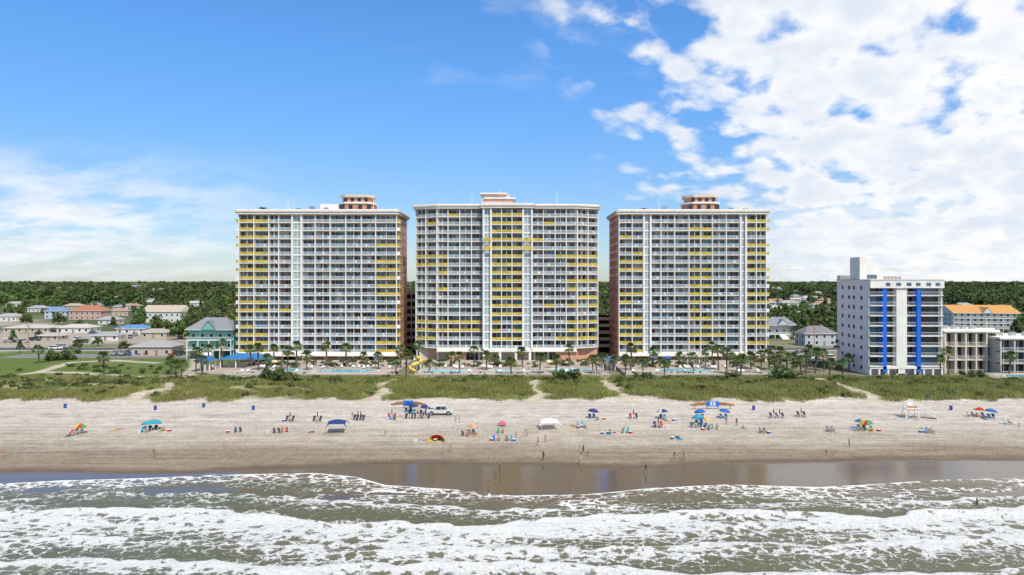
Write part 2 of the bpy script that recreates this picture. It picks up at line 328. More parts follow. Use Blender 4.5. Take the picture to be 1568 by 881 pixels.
def hotel(px0,px1,bay,yf,Yf,z0,top,nfl,wallm,ppx,seed,box=None):
    par=E('high_rise_hotel');fh=(top-z0)/nfl;x0=WX(px0,Yf);x1=WX(px1,Yf);yb=Yf+23
    mb=MB();facade(mb,(x0,Yf),(x1,Yf),z0,nfl,fh,bay,yf,seed=seed)
    O('balconies',mb.mesh('balconies'),parent=par)
    mb=MB();mb.box(x0-.12,x1+.12,Yf+1.8,yb,2,top,wallm)
    mb.box(x0-.13,x0+.13,Yf,Yf+1.79,2,z0-.12,white);mb.box(x1-.13,x1+.13,Yf,Yf+1.79,2,z0-.12,white)
    side(mb,x1+.12,1,Yf+2,yb-.5,z0,nfl,fh,wallm);side(mb,x0-.12,-1,Yf+2,yb-.5,z0,nfl,fh,wallm)
    for i in range(nfl):
        z=z0+i*fh
        for sg,xx in ((-1,x0-.13),(1,x1+.13)):
            if sg<0 and px0>900: continue
            a,b_=(xx-1.1,xx) if sg<0 else (xx,xx+1.1)
            mb.box(a,b_,Yf+.3,Yf+3.2,z-.12,z+.1,white)
            mb.box(a,b_,Yf+.3,Yf+.36,z+.1,z+1.1,yel if (i*5+seed)%3 else wrail)
            q=a if sg<0 else b_-.06;mb.box(q,q+.06,Yf+.361,Yf+3.2,z+.1,z+1.1,yel)
    O('walls',mb.mesh('walls'),parent=par)
    mb=MB();ground_floor(mb,x0+.14,x1-.14,Yf,z0,seed);O('ground_floor',mb.mesh('ground_floor'),parent=par)
    mb=MB();mb.box(x0-.9,x1+.9,Yf-.9,yb+.5,top+.002,top+.75,white);mb.box(x0-1.2,x1+1.2,Yf-1.2,yb+.8,top+.75,top+1.25,cream)
    mb.box(x0-.5,x1+.5,Yf-.5,yb,top+1.25,top+1.75,white);mb.box(x0,x1,Yf,yb-.5,top+1.751,top+1.76,roofm)
    O('roof',mb.mesh('roof'),parent=par)
    mb=MB();pcx=WX(ppx,Yf+8);pent(mb,pcx,Yf+9,12,top+1.6,5.8,brick,salmon)
    if box: mb.box(WX(box[0],Yf+8),WX(box[1],Yf+8),Yf+6,Yf+12,top+1.6,top+4.3,white)
    ant(mb,pcx+6,Yf+6,top+1.6,6);ant(mb,x0+15,Yf+6,top+1.6,5)
    for q in range(7): xx=x0+3+R.random()*(x1-x0-8);mb.box(xx,xx+1.6,Yf+5,Yf+6.5,top+1.7,top+2.6+R.random(),chrome)
    O('penthouse',mb.mesh('penthouse'),parent=par)
hs=lambda a,b,s=0:((a*73856093^b*19349663^s*83492791)>>3)%100
def yA(b,r_,r):
    if b in (0,1): return r_ in (1,2,4,5,7,10,11,14,15,16) or (b==0 and r_<9) or hs(b,r_)<20
    if b in (10,): return r_ in (5,6,7,8,9,12,13,15,16,3)
    return hs(b,r_)<2
hotel(366,607,bays([365,388,411,426,446,462,482,505,529,553,575,607],{446:'g'}),yA,236,5.2,52.9,17,salmon,548,3,(493,521))
def yC(b,r_,r):
    if b in (0,1): return r_ in (5,6,9,12,13,14,15) or hs(b,r_,2)<12
    if b in (6,7): return r_ in (1,2,4,6,7,9,10,12,14,15) or hs(b,r_,8)<30
    if b in (11,12): return r_ in (0,1,3,4,5,6,9,10,12,13,15)
    return hs(b,r_,5)<2
hotel(948,1173,bays([948,968,985,997,1012,1033,1055,1073,1091,1112,1133,1143,1158,1173],{985:'g',1133:'g'}),yC,236,5.2,52.9,17,brick,1073,8)
def mid():
    par=E('high_rise_hotel');Yf=236;z0=6.7;top=54.9;nfl=17;fh=(top-z0)/nfl;p=lambda px,y=0:(WX(px,Yf),Yf+y)
    mb=MB()
    yl=lambda lo,s:(lambda b,r_,r: r_ in (13,14) or (r_ in lo) or hs(b,r_,s)<8)
    facade(mb,p(635,3.4),p(669,0),z0,nfl,fh,bays([635,651,669]),yl((5,6,15),9),seed=11)
    facade(mb,p(669),p(740),z0,nfl,fh,bays([669,686,704,722,740]),lambda b,r_,r:(r_ in(13,14)) or (b==0 and r_ in (5,6,7,9)) or hs(b,r_,4)<3,seed=12)
    facade(mb,p(740,-2.2),p(815,-2.2),z0,nfl+0,fh,bays([740,753,768,784,800,815],{740:'g',800:'g'}),lambda b,r_,r:r_<16 and hs(b,r_,3)<94,seed=13)
    facade(mb,p(815),p(884),z0,nfl,fh,bays([815,832,850,867,884]),lambda b,r_,r:(b>1 and r_==15) or (b==3 and r_ in (5,6,8,9,11,13,14)) or hs(b,r_,6)<3,seed=14)
    facade(mb,p(884,0),p(917,3.4),z0,nfl,fh,bays([884,901,917]),yl((5,6,8,10,15),7),seed=15)
    for i in (12,13):
        z=z0+i*fh
        for a,b_ in ((741,752),(801,814)):
            mb.box(p(a)[0],p(b_)[0],232.6,233.4,z-.1,z+.1,white);mb.box(p(a)[0],p(b_)[0],232.55,232.6,z-.1,z+1.1,yel)
    O('balconies',mb.mesh('balconies'),parent=par)
    x0,x1=p(635)[0],p(917)[0];mb=MB()
    mb.pz([(x0,241.3),(WX(669,Yf),237.83),(WX(884,Yf),237.83),(x1,241.3),(x1,259),(x0,259)],2,top,salmon)
    mb.box(p(740)[0],p(815)[0],235.62,237.8,2,top,cream)
    side(mb,x1,1,242,258.5,z0,nfl,fh,salmon);side(mb,x0,-1,242,258.5,z0,nfl,fh,salmon)
    O('walls',mb.mesh('walls'),parent=par)
    mb=MB();ground_floor(mb,x0+8,x1-8,236,z0,21);mb.box(x0+.1,x0+7.6,239.4,241.2,2,z0-.13,cream);mb.box(x1-7.6,x1-.1,239.4,241.2,2,z0-.13,salmon)
    mb.box(p(742)[0],p(813)[0],231.5,235.6,z0-.9,z0-.15,white)
    for q in (742,766,790,811): mb.box(p(q)[0]-.4,p(q)[0]+.4,231.6,232.4,2,z0-.9,white)
    for a,b_ in ((850,884),(688,712)): mb.box(p(a)[0],p(b_)[0],234.2,235.3,2,z0-1.2,salmon)
    O('ground_floor',mb.mesh('ground_floor'),parent=par)
    mb=MB()
    def out(e,f): return [(x0-e,239.2-e),(p(669)[0],236-e),(p(740)[0]-e,236-e),(p(740)[0]-e,233.8-e),(p(815)[0]+e,233.8-e),(p(815)[0]+e,236-e),(p(884)[0],236-e),(x1+e,239.2-e),(x1+e,259+f),(x0-e,259+f)]
    mb.pz(out(.8,.5),top+.002,top+.7,white);mb.pz(out(1.1,.8),top+.7,top+1.15,cream);mb.pz(out(.4,0),top+1.15,top+1.6,white,roofm)
    O('roof',mb.mesh('roof'),parent=par)
    mb=MB();cx=p(761)[0]
    mb.box(cx-5.4,cx+5.4,238,248,top+1.5,top+3.6,psalmon);mb.box(cx-4.6,cx+6.5,237.5,249,top+3.6,top+4.1,white);mb.box(cx-4.6,cx+4.4,239,247,top+4.1,top+5.3,psalmon);mb.box(cx-6,cx+3.4,238,248,top+5.3,top+5.8,white)
    ant(mb,cx-9,242,top+1.5,4.5);ant(mb,cx+21,242,top+1.5,4.5);ant(mb,cx+1,242,top+5.5,2.)
    for q in range(6): xx=x0+5+R.random()*(x1-x0-12);mb.box(xx,xx+1.5,244,246,top+1.55,top+2.5,chrome)
    O('penthouse',mb.mesh('penthouse'),parent=par)
mid()
def garage(x0,x1,y0,y1,z1,n,lit):
    mb=MB();mb.box(x0+.4,x1-.4,y0+4,y1,2,z1,dark);fh=(z1-2)/n
    for i in range(1,n+1): mb.box(x0,x1,y0,y1+.3,2+i*fh-.3,2+i*fh,lit);mb.box(x0,x1,y0-.12,y0,2+i*fh-.3,2+i*fh+(.9 if i<n+1 else .1),lit)
    k=int((x1-x0)/6)
    for i in range(k+1): xx=x0+.01+i*(x1-x0-.5)/k;mb.box(xx,xx+.48,y0+.05,y0+.6,2,z1-.31,lit)
    O('parking_garage',mb.mesh('parking_garage'))
garage(-45,-27,264,300,25,8,conc);garage(27,46,264,300,15,5,cream)
# ---------------- blue striped apartment
def bluebldg():
    par=E('apartment_building');Yf=202;mb=MB();x0=WX(1331,Yf);x1=WX(1443,Yf);top=28.6;z0=4.6;n=8;fh=(top-z0)/n
    shade_white=M('shade_tinted_white_wall',(.78,.74,.78),.8,.04)  # white wall; lavender shade of its side face is mixed into the colour
    mb.box(x0,x1,Yf+1.8,Yf+20,2,30,shade_white)
    for i in range(n+1):
        z=2.4+i*fh
        for q in (.2,.45,.62,.85):
            yy=Yf+1+q*18;mb.box(x0-.05,x0,yy-.55,yy+.55,z+.9,z+2.0,glassd);mb.box(x0-.10,x0-.051,yy-.65,yy+.65,z+.75,z+.88,wrail)
    O('walls',mb.mesh('walls'),parent=par)
    mb=MB();sec=lambda a:WX(a,Yf)
    for a,b_,t in ((1331,1351,'b'),(1351,1357,'s'),(1357,1372,'b'),(1372,1388,'w'),(1388,1403,'b'),(1403,1409,'s'),(1409,1443,'b')):
        a=sec(a);b_=sec(b_)
        if t=='s': mb.box(a,b_,Yf-.3,Yf+1.79,3.,top-.8,bluep)
        elif t=='w': mb.box(a,b_,Yf-.2,Yf+1.79,2.5,top-.8,white)
        else:
            out=.5 if a<sec(1340) or a>sec(1405) else 0
            for i in range(n):
                z=z0+i*fh;mb.box(a,b_,Yf-out,Yf+1.79,z-.1,z+.12,white)
                mb.box(a+.1,b_-.1,Yf+1.74,Yf+1.79,z+.2,z+2.6,R.choice([glassd,glassd,glassd,glassb]))
                yy=Yf-out+.05
                mb.box(a,b_,yy,yy+.05,z+1.05,z+1.12,wrail)
                kx=a+.1
                while kx<b_: mb.box(kx,kx+.03,yy,yy+.03,z+.12,z+1.05,wrail);kx+=.3
            mb.box(a-.08,a+.08,Yf+.1,Yf+1.78,2,top-.8,white)
    mb.box(x1-.3,x1,Yf+.1,Yf+1.78,2,top-.8,white)
    mb.box(x0,x1+.2,Yf-.6,Yf+1.79,top-.8,30.02,white)
    for q in (1358,1374,1390,1404,1420,1434): mb.box(sec(q)-.7,sec(q)+.7,Yf-.62,Yf-.6,28.4,29.4,glassb)
    for i in range(9): mb.box(x0+i*(x1-x0-.5)/8,x0+.5+i*(x1-x0-.5)/8,Yf-.2,Yf+.3,2,4.4,white)
    mb.box(x0,x1,Yf-.3,Yf+1.7,3.9,4.49,white)
    O('balconies',mb.mesh('balconies'),parent=par)
    mb=MB();mb.box(x0-.2,x1+.2,Yf-.7,Yf+20.2,30.02,30.4,cream)
    a=sec(1327)+1;mb.box(a,a+1.8,Yf+6,Yf+12,30.4,37.2,white)
    mb.py([(a+1.8,30.4),(a+5.5,30.4),(a+5.5,33.5),(a+1.8,37.0)],Yf+6,Yf+12,white);mb.box(a+2.2,a+5.2,Yf+5.95,Yf+5.99,30.6,31.8,glassb);mb.box(a+5.51,a+12,Yf+7,Yf+12,30.4,31.4,white)
    for i in range(5): mb.box(a+7+i*1.1,a+7.6+i*1.1,Yf+5,Yf+5.6,30.4,31.3,chrome)
    mb.box(a-5,a-2,Yf+8,Yf+10,30.4,31.6,chrome)
    O('roof',mb.mesh('roof'),parent=par)
bluebldg()
def lowrise(pa,pb,Yf,z1,n,nb,name,wm_,d=14):
    mb=MB();x0=WX(pa,Yf);x1=WX(pb,Yf);fh=(z1-2)/n;mb.box(x0,x1,Yf+1.6,Yf+d,2,z1,wm_)
    for i in range(n):
        z=2+i*fh;mb.box(x0,x1,Yf,Yf+1.59,z+fh-.35,z+fh-.01,wm_)
        for j in range(nb):
            a=x0+j*(x1-x0)/nb;b_=x0+(j+1)*(x1-x0)/nb
            mb.box(a+.5,b_-.5,Yf+1.5,Yf+1.59,z+.1,z+fh-.5,glassd);mb.box((a+b_)/2-.06,(a+b_)/2+.06,Yf+1.4,Yf+1.5,z+.1,z+fh-.5,wrail)
            mb.box(a,b_,Yf+.02,Yf+.06,z+1.0,z+1.06,wrail)
            kx=a
            while kx<b_: mb.box(kx,kx+.04,Yf+.02,Yf+.06,z+.1,z+1.,wrail);kx+=.3
    for j in range(nb+1): a=x0+j*(x1-x0-.5)/nb;mb.box(a,a+.5,Yf-.05,Yf+1.58,2,z1,wm_)
    mb.box(x0-.3,x1+.3,Yf-.4,Yf+d+.3,z1+.002,z1+.6,white)
    for j in range(4): a=x0+3+j*(x1-x0-5)/4;mb.box(a,a+1.5,Yf+5,Yf+6.5,z1+.6,z1+1.7,chrome)
    O(name,mb.mesh(name))
lowrise(1446,1528,207,14.4,3,5,'motel_building',cream);lowrise(1531,1640,203,12.6,3,5,'motel_building',conc);lowrise(1660,1800,215,18,5,7,'motel_building',white)
# ---------------- houses
def rf(c): return M('shingle_%s'%str(c),c,.85,.15,2.)
def wl_(c): return M('siding_%s'%str(c),c,.75,.08,1.5,stretch=(.3,.3,6))
def house(name,x,y,z,w,d,h,rh,wc,rc,rot=0.,st=0.,gable=False,decks=False):
    mb=MB();W=wl_(wc);Rm=rf(rc);z0=st
    if st:
        for i in range(5):
            for j in (0,1): mb.box(-w/2+i*(w-.4)/4,-w/2+.4+i*(w-.4)/4,-d/2+j*(d-.4),-d/2+.4+j*(d-.4),0,st,white)
        mb.box(-w/4,w/4,-d/4,d/4,0,st-.01,W)
    mb.box(-w/2,w/2,-d/2,d/2,z0,z0+h,W)
    nfl=max(1,round(h/3));fh=h/nfl;nw=max(2,int(w/3.2))
    for f in range(nfl):
        for j in range(nw):
            a=-w/2+(j+.5)*w/nw
            if f==0 and j==nw//2: mb.box(a-.5,a+.5,-d/2-.06,-d/2,z0+.05,z0+2.1,wood);continue
            mb.box(a-.68,a+.68,-d/2-.04,-d/2,z0+f*fh+.78,z0+f*fh+2.22,white);mb.box(a-.55,a+.55,-d/2-.07,-d/2-.041,z0+f*fh+.9,z0+f*fh+2.1,glassd)
        for sg in (-1,1):
            for j in range(max(1,int(d/4))):
                b_=-d/2+(j+.5)*d/max(1,int(d/4));xa=sg*w/2
                mb.box(min(xa,xa+sg*.04),max(xa,xa+sg*.04),b_-.6,b_+.6,z0+f*fh+.78,z0+f*fh+2.22,white);mb.box(min(xa+sg*.041,xa+sg*.07),max(xa+sg*.041,xa+sg*.07),b_-.5,b_+.5,z0+f*fh+.9,z0+f*fh+2.1,glassd)
        if decks:
            zz=z0+f*fh;mb.box(-w/2-.1,w/2+.1,-d/2-2.4,-d/2-.08,zz-.2,zz+.05,white);mb.box(-w/2,w/2,-d/2-2.4,-d/2-2.3,zz+1.,zz+1.1,wrail)
            for j in range(int(w/.5)+1): mb.box(-w/2+j*.5,-w/2+j*.5+.07,-d/2-2.39,-d/2-2.32,zz+.05,zz+1.,wrail)
            for j in range(5): mb.box(-w/2+j*(w-.3)/4,-w/2+j*(w-.3)/4+.3,-d/2-2.3,-d/2-2.,0 if f==0 else zz-fh,zz-.2 if f==0 else zz-.2,white)
    if decks:
        for k in range(12): mb.box(-w*.12,w*.12,-d/2-2.42-(12-k)*.42,-d/2-2.42-(11-k)*.42,0,st*(k+1)/12.5,white)
        for sg in (-1,1): mb.tube([(sg*w*.12,-d/2-2.4-5,1.),(sg*w*.12,-d/2-2.5,st+1)],[.07,.07],wrail)
    e=.6+(2.0 if decks else 0);t=z0+h;o=.6;X0,X1,Y0,Y1=-w/2-o,w/2+o,-d/2-e,d/2+o
    mb.box(X0,X1,Y0,Y1,t,t+.2,white)
    v=[(X0,Y0,t+.2),(X1,Y0,t+.2),(X1,Y1,t+.2),(X0,Y1,t+.2)];ym=(Y0+Y1)/2;q=0.1 if gable else min(w*.3,d*.5)
    v+=[(X0+q,ym,t+rh),(X1-q,ym,t+rh)];mb.add(v,[(0,1,5,4),(2,3,4,5)],Rm);mb.add(v,[(1,2,5),(3,0,4)],W if gable else Rm)
    if decks:
        mb.add([(-2.6,Y0-.3,t+.2),(2.6,Y0-.3,t+.2),(0,Y0-.3,t+rh*.8),(-2.6,ym,t+.2),(2.6,ym,t+.2),(0,ym,t+rh*.8)],[(0,2,5,3),(1,4,5,2)],Rm);mb.add([(-2.4,Y0-.28,t+.2),(2.4,Y0-.28,t+.2),(0,Y0-.28,t+rh*.7)],[(0,1,2)],W)
    mb.box(w*.2,w*.2+.7,ym+.5,ym+1.2,t+.2,t+rh+.5,brick)
    return O(name,mb.mesh(name),(x,y,z-.02),rot)
HS=[]
def hp(px,pb,wp,hpx,wc,rc,rot=0.,name='house',**k):
    x,y,z=G(px,pb);s=y/F;w=wp*s;h=hpx*s;st=k.pop('st',0)*h
    rh=min(h*.38,4.2);house(name,x,y+w*.3,z,w,w*.6,h-rh-st,rh,wc,rc,rot,st,**k);HS.append((x,y+w*.3,w))
wh=(.62,.60,.57);be=(.47,.40,.32)
hp(324,549,68,62,(.16,.42,.40),(.22,.23,.25),0,'beach_house',st=.22,decks=True)
hp(232,545,62,22,be,(.30,.29,.29));hp(130,490,48,22,(.50,.34,.29),(.34,.14,.08));hp(83,488,30,18,(.42,.5,.55),(.12,.22,.33),.2);hp(247,494,58,26,wh,(.42,.35,.27),gable=True)
hp(40,510,70,12,be,(.42,.39,.35));hp(112,510,50,13,wh,(.46,.42,.36));hp(200,512,44,14,wh,(.08,.22,.42));hp(235,518,40,14,be,(.35,.3,.26));hp(165,497,30,12,wh,(.3,.3,.32))
hp(10,492,30,12,wh,(.32,.3,.3));hp(200,474,22,9,wh,(.36,.2,.15));hp(295,470,26,9,wh,(.4,.38,.36));hp(180,484,26,12,be,(.3,.2,.16),.2);hp(55,478,26,10,wh,(.28,.3,.33));hp(150,468,20,8,wh,(.42,.4,.36));hp(280,486,26,12,wh,(.3,.3,.3),-.2);hp(110,474,24,9,be,(.36,.3,.25));hp(20,470,22,8,wh,(.35,.32,.3));hp(340,488,24,12,wh,(.36,.35,.34))
hp(160,522,40,13,wh,(.28,.28,.3),.1);hp(75,522,34,12,be,(.36,.33,.3),-.1)
hp(1195,518,44,32,(.50,.53,.56),(.20,.21,.23),0,'beach_house',decks=True,st=.2);hp(1255,530,50,30,(.40,.45,.49),(.17,.17,.18),.1);hp(1210,470,26,10,wh,(.34,.3,.3));hp(1240,462,20,9,wh,(.4,.4,.4));hp(1190,480,24,12,wh,(.4,.36,.3));hp(1262,480,26,12,wh,(.3,.3,.32),.2);hp(1228,490,26,13,be,(.33,.3,.28))
hp(1512,508,92,40,(.55,.60,.58),(.50,.25,.07),-.15,'beach_house',gable=True,decks=True,st=.15);hp(1480,478,30,14,wh,(.3,.28,.28));hp(925,505,22,22,(.5,.2,.15),(.3,.3,.3));hp(628,470,14,10,wh,(.3,.3,.3))
for i in range(40):
    px=R.choice([R.uniform(0,360),R.uniform(1180,1568),R.uniform(1180,1290),R.uniform(-300,0),R.uniform(1568,1900)]);hp(px,R.uniform(443,478),R.uniform(12,22),R.uniform(6,10),R.choice([wh,be,(.42,.46,.5)]),R.choice([(.3,.28,.27),(.36,.2,.14),(.42,.38,.33),(.2,.22,.25)]),R.uniform(-.5,.5),gable=R.random()<.5)
# ---------------- roads
def slab(name,x0,x1,y0,y1,z,m,extra=None):
    mb=MB();mb.add([(x0,y0,z),(x1,y0,z),(x1,y1,z),(x0,y1,z)],[(0,1,2,3)],m)
    if extra: extra(mb)
    return O(name,mb.mesh(name))
def rx(mb):
    mb.box(-700,700,273.6,273.9,2,2.13,kerb);mb.box(-700,700,285.1,285.4,2,2.13,kerb)
    for s in (279.35,279.6): mb.add([(-700,s,2.018),(700,s,2.018),(700,s+.12,2.018),(-700,s+.12,2.018)],[(0,1,2,3)],M('yellow_paint',(.6,.45,.05),.7))
    mb.add([(-700,271.8,2.014),(700,271.8,2.014),(700,273.5,2.014),(-700,273.5,2.014)],[(0,1,2,3)],conc)
slab('road',-700,700,273.9,285.1,2.012,asph,rx)
def rl(mb):
    for i in range(20): a=-150+i*3;mb.add([(a,253.9,2.02),(a+.12,253.9,2.02),(a+.12,259.5,2.02),(a,259.5,2.02)],[(0,1,2,3)],paint)
slab('parking_lot',-186,-96,247,260,2.012,M('worn_asphalt',(.17,.165,.16),.9,.2,.4),rl)
slab('parking_lot',84,112,238,270,2.012,M('worn_asphalt',(.17,.165,.16),.9,.2,.4));slab('parking_lot',150,210,235,268,2.012,conc)
def lampm():
    mb=MB();mb.tube([(0,0,0),(0,0,.4),(0,0,8.5),(0,-.5,9),(0,-1.8,9.1)],[.16,.1,.07,.06,.05],chrome,6);mb.box(-.15,.15,-2.4,-1.7,9.02,9.16,chrome);return mb.mesh('lamp')
lm=lampm()
for x in list(range(-250,-70,30))+list(range(90,260,30)): O('street_lamp',lm,(x,286,2))
def polem():
    mb=MB();mb.tube([(0,0,0),(0,0,11)],[.16,.11],wood,6);mb.box(-1.2,1.2,-.06,.06,10,10.15,wood);mb.tube([(.4,.1,8.6),(.4,.1,9.4)],[.2,.2],chrome,8)
    for a in (-1,0,1): mb.tube([(a,0,10.15),(a,0,10.3)],[.05,.04],wrail,5)
    return mb.mesh('pole')
pm=polem()
for x in list(range(-300,-80,36))+list(range(84,320,36)): O('utility_pole',pm,(x,271,2))
# ---------------- decks and pools
DZ=2.9
def deck(x0,x1,y0=197.5,y1=233,pools=()):
    par=E('pool_deck');mb=MB();mb.box(x0,x1,y0,y1,1.2,DZ,deckm);O('paving',mb.mesh('p'),parent=par)
    mb=MB();mb.box(x0-.2,x1+.2,y0-.35,y0-.01,1.2,DZ+.05,tan);mb.box(x0-.25,x1+.25,y0-.4,y0+.04,DZ+.05,DZ+.13,white)
    a=x0
    while a<x1: mb.box(a,a+.05,y0-.2,y0-.15,DZ+.13,DZ+.95,wrail);a+=.8
    mb.box(x0,x1,y0-.21,y0-.14,DZ+.95,DZ+1.02,wrail);O('fence_wall',mb.mesh('fw'),parent=par)
    mb=MB()
    for (cx,cy,a,b_) in pools:
        for r_,zz,m in ((1.0,DZ+.02,white),(.93,DZ+.035,poolm)):
            pts=[(cx+(a*math.cos(t)*(1+.12*math.sin(2*t)))*r_,cy+(b_*math.sin(t)*(1+.18*math.cos(2*t+1)))*r_,zz) for t in [i*math.pi/16 for i in range(32)]]
            mb.add(pts,[tuple(range(32))],m)
    if pools: O('swimming_pool',mb.mesh('pool'),parent=par)
PL=[(-50,205,10,3.6),(-68,208,5,3),(-20,205,8,3.4),(-3,207,4,2.4),(18,209,7,3.),(52,206,9,3.4)]
deck(-83,-34,pools=PL[:2]);deck(-28,28,pools=PL[2:5]);deck(33,76,pools=PL[5:])
deck(134,178,190,201,pools=[(146,194.5,6,2.6),(168,195,5,2.4)])
inpool=lambda x,y,m=1.6:any(((x-a)/(c_+m))**2+((y-b_)/(d_+m))**2<1 for a,b_,c_,d_ in PL)
def pav(x,y,w,d,h,name='pavilion',b0=DZ,rm=blueroof):
    mb=MB()
    for i in range(4):
        for j in (0,1): mb.box(x-w/2+i*(w-.3)/3,x-w/2+.3+i*(w-.3)/3,y-d/2+j*(d-.3),y-d/2+.3+j*(d-.3),b0,b0+h,white)
    z=b0+h;o=.6;mb.box(x-w/2-o+.1,x+w/2+o-.1,y-d/2-o+.1,y+d/2+o-.1,z-.15,z,white)
    v=[(x-w/2-o,y-d/2-o,z),(x+w/2+o,y-d/2-o,z),(x+w/2+o,y+d/2+o,z),(x-w/2-o,y+d/2+o,z),(x-w/4,y,z+1.5),(x+w/4,y,z+1.5)];mb.add(v,[(0,1,5,4),(1,2,5),(2,3,4,5),(3,0,4)],rm)
    mb.box(x-w/2+1,x+w/2-1,y-.6,y+.6,b0,b0+1.1,cream);O(name,mb.mesh(name))
slab('terrace_paving',-100,-83.25,205,228,2.03,deckm)
pav(-86,222,15,7,2.9,b0=2.03);pav(-96,214,4.5,4.5,3.,'gazebo',2.03);pav(30.5,216,4,4,2.6,'gazebo',2.)
pav(60,224,6,4,2.4,rm=rf((.42,.38,.33)))
mb=MB();yp=M('yellow_slide_plastic',(.60,.45,.07),.4)
pt=[(-29.5+1.6*math.sin(i*.55),212-i*.5,6.2-i*.3) for i in range(13)]
mb.tube(pt,[.55]*13,yp,8)
for i in (0,4,8): mb.tube([(pt[i][0],pt[i][1],2),pt[i]],[.1,.1],wrail)
mb.box(-30.6,-28.4,212,214,5.4,5.6,wrail)
for a in (-30.5,-28.6):
    for b_ in (212.1,213.8): mb.box(a,a+.12,b_,b_+.12,2,6.6,wrail)
O('water_slide',mb.mesh('slide'))
# ---------------- foliage
def quads(C,n,size,rs,flat=.8,r=rng):
    V=[]
    for c_,rad in zip(C,rs):
        d_=r.normal(size=(n,3));d_/=np.linalg.norm(d_,axis=1)[:,None];p=np.array(c_)+d_*rad*(.55+.45*r.random((n,1)))*np.array((1,1,flat))
        a=r.normal(size=(n,3));a/=np.linalg.norm(a,axis=1)[:,None];nn_=d_*.8+a*.7;a=np.cross(nn_,r.normal(size=(n,3)));a/=np.linalg.norm(a,axis=1)[:,None]
        b_=np.cross(nn_,a);b_/=np.linalg.norm(b_,axis=1)[:,None];s=size*(.5+r.random((n,1)))
        V.append(np.stack([p-a*s*.6,p-b_*s*.35,p+a*s*.6,p+b_*s*.35],1).reshape(-1,3))
    V=np.concatenate(V);return [tuple(v) for v in V],[(4*i,4*i+1,4*i+2,4*i+3) for i in range(len(V)//4)]
lf=[M('leaf_dark',(.055,.09,.023),.6,.3,.6,objvar=.8,transl=.2),M('leaf_mid',(.10,.14,.035),.6,.3,.6,objvar=.8,transl=.2),M('leaf_light',(.15,.185,.05),.6,.3,.6,objvar=.8,transl=.25)]
bark=M('bark',(.12,.09,.07),.9,.3,2.)
def tree(h,w,seed,n=34,q=42,ls=.75,pine=False):
    r=np.random.default_rng(seed);mb=MB();bx,by=r.normal(0,.25,2)
    mb.tube([(0,0,-.3),(bx*.4,by*.4,h*.25),(bx,by,h*.55),(bx*1.3,by,h*.85)],[.32,.25,.17,.05],bark,7)
    C=[];rs=[]
    for i in range(n):
        t=r.random()*2*math.pi;zz=r.random();rr=w*.5*math.sqrt(r.random())*(1-.55*zz if not pine else 1-.8*zz)
        p=(bx+rr*math.cos(t),by+rr*math.sin(t),h*(.3+.62*zz));C.append(p);rs.append(w*(.09+.09*r.random()))
        if i%3==0: mb.tube([(bx*.7,by*.7,h*(.25+.3*zz)),((p[0]+bx)/2,(p[1]+by)/2,p[2]*.93),p],[.12,.08,.03],bark,5)
    for k in range(3):
        v,f=quads(C[k::3],q,ls,rs[k::3],.75,r);mb.add(v,f,lf[k])
    return mb.mesh('tree')
TR=[tree(11,9,1),tree(9.5,11,2),tree(13,8,3,pine=True),tree(8,8,4)]
def grove(seed):
    r=np.random.default_rng(seed);mb=MB()
    for t in range(11):
        x,y=r.uniform(-22,22),r.uniform(-11,11);h=r.uniform(7,15);w=r.uniform(7,12)
        mb.tube([(x,y,-.5),(x,y,h*.8)],[.3,.1],bark,4,False);C=[];rs=[]
        for i in range(13):
            a=r.random()*6.28;zz=r.random();rr=w*.5*math.sqrt(r.random())*(1-.5*zz);C.append((x+rr*math.cos(a),y+rr*math.sin(a),h*(.3+.65*zz)));rs.append(w*(.12+.1*r.random()))
        k=r.integers(0,3);v,f=quads(C,26,1.5,rs,.75,r);mb.add(v,f,lf[k])
    return mb.mesh('grove')
GR=[grove(20+i) for i in range(5)]
def clear(x,y,rad):
    for a,b_,w_ in HS:
        if abs(x-a*(y/b_))<w_*.5+rad and b_-w_*2.4-16<y<b_+w_*.5+rad: return False
    return True
par=E('woodland')
for i in range(1600):
    py_=432.5+(i/1600)**1.4*37;px_=R.uniform(-350,1900)
    x,y,z=G(px_,py_)
    if y>4500 or not clear(x,y,10 if y<1300 else 0): continue
    if y<700 and R.random()<.4: continue
    if y<1100 and fbm(np.array([x*.012]),np.array([y*.01]))[0]>.60: continue
    O('grove',R.choice(GR),(x,y,z-.3),R.uniform(-.6,.6)+R.choice([0,math.pi]),R.uniform(.65,1.1),parent=par)
for i in range(1400):
    px_=R.choice([R.uniform(-250,372),R.uniform(210,372),R.uniform(1170,1850),R.uniform(1170,1330),R.uniform(600,640),R.uniform(905,945)]);py_=R.uniform(456,500)
    if R.random()<.25: py_=R.uniform(490,520)
    x,y,z=G(px_,py_)
    if 262<y<296 or not clear(x,y,2.5): continue
    if px_<215 and py_>486 and R.random()<.75: continue
    if px_<280 and y<315 : continue
    O('tree',R.choice(TR),(x,y,z-.1),R.uniform(0,6.28),R.uniform(.5,1.0),parent=par)
for (a,b_,s) in ((275,520,1.1),(300,515,1.1),(330,512,1.2),(352,520,1.1),(255,515,.9),(366,535,.8),(265,540,.5),(1280,520,1.),(1300,515,1.1),(1560,530,.9),(1235,500,1.),(1180,505,.9),(1460,500,1.1),(1545,500,1.2),(20,525,.5),(60,520,.55),(150,530,.5),(286,510,1.),(315,506,1.2),(345,505,1.2),(1225,520,.7),(1310,525,.8),(190,538,.45),(30,540,.4),(120,536,.45)):
    x,y,z=G(a,b_);O('oak_tree',R.choice(TR),(x,y,z-.1),R.uniform(0,6),s)
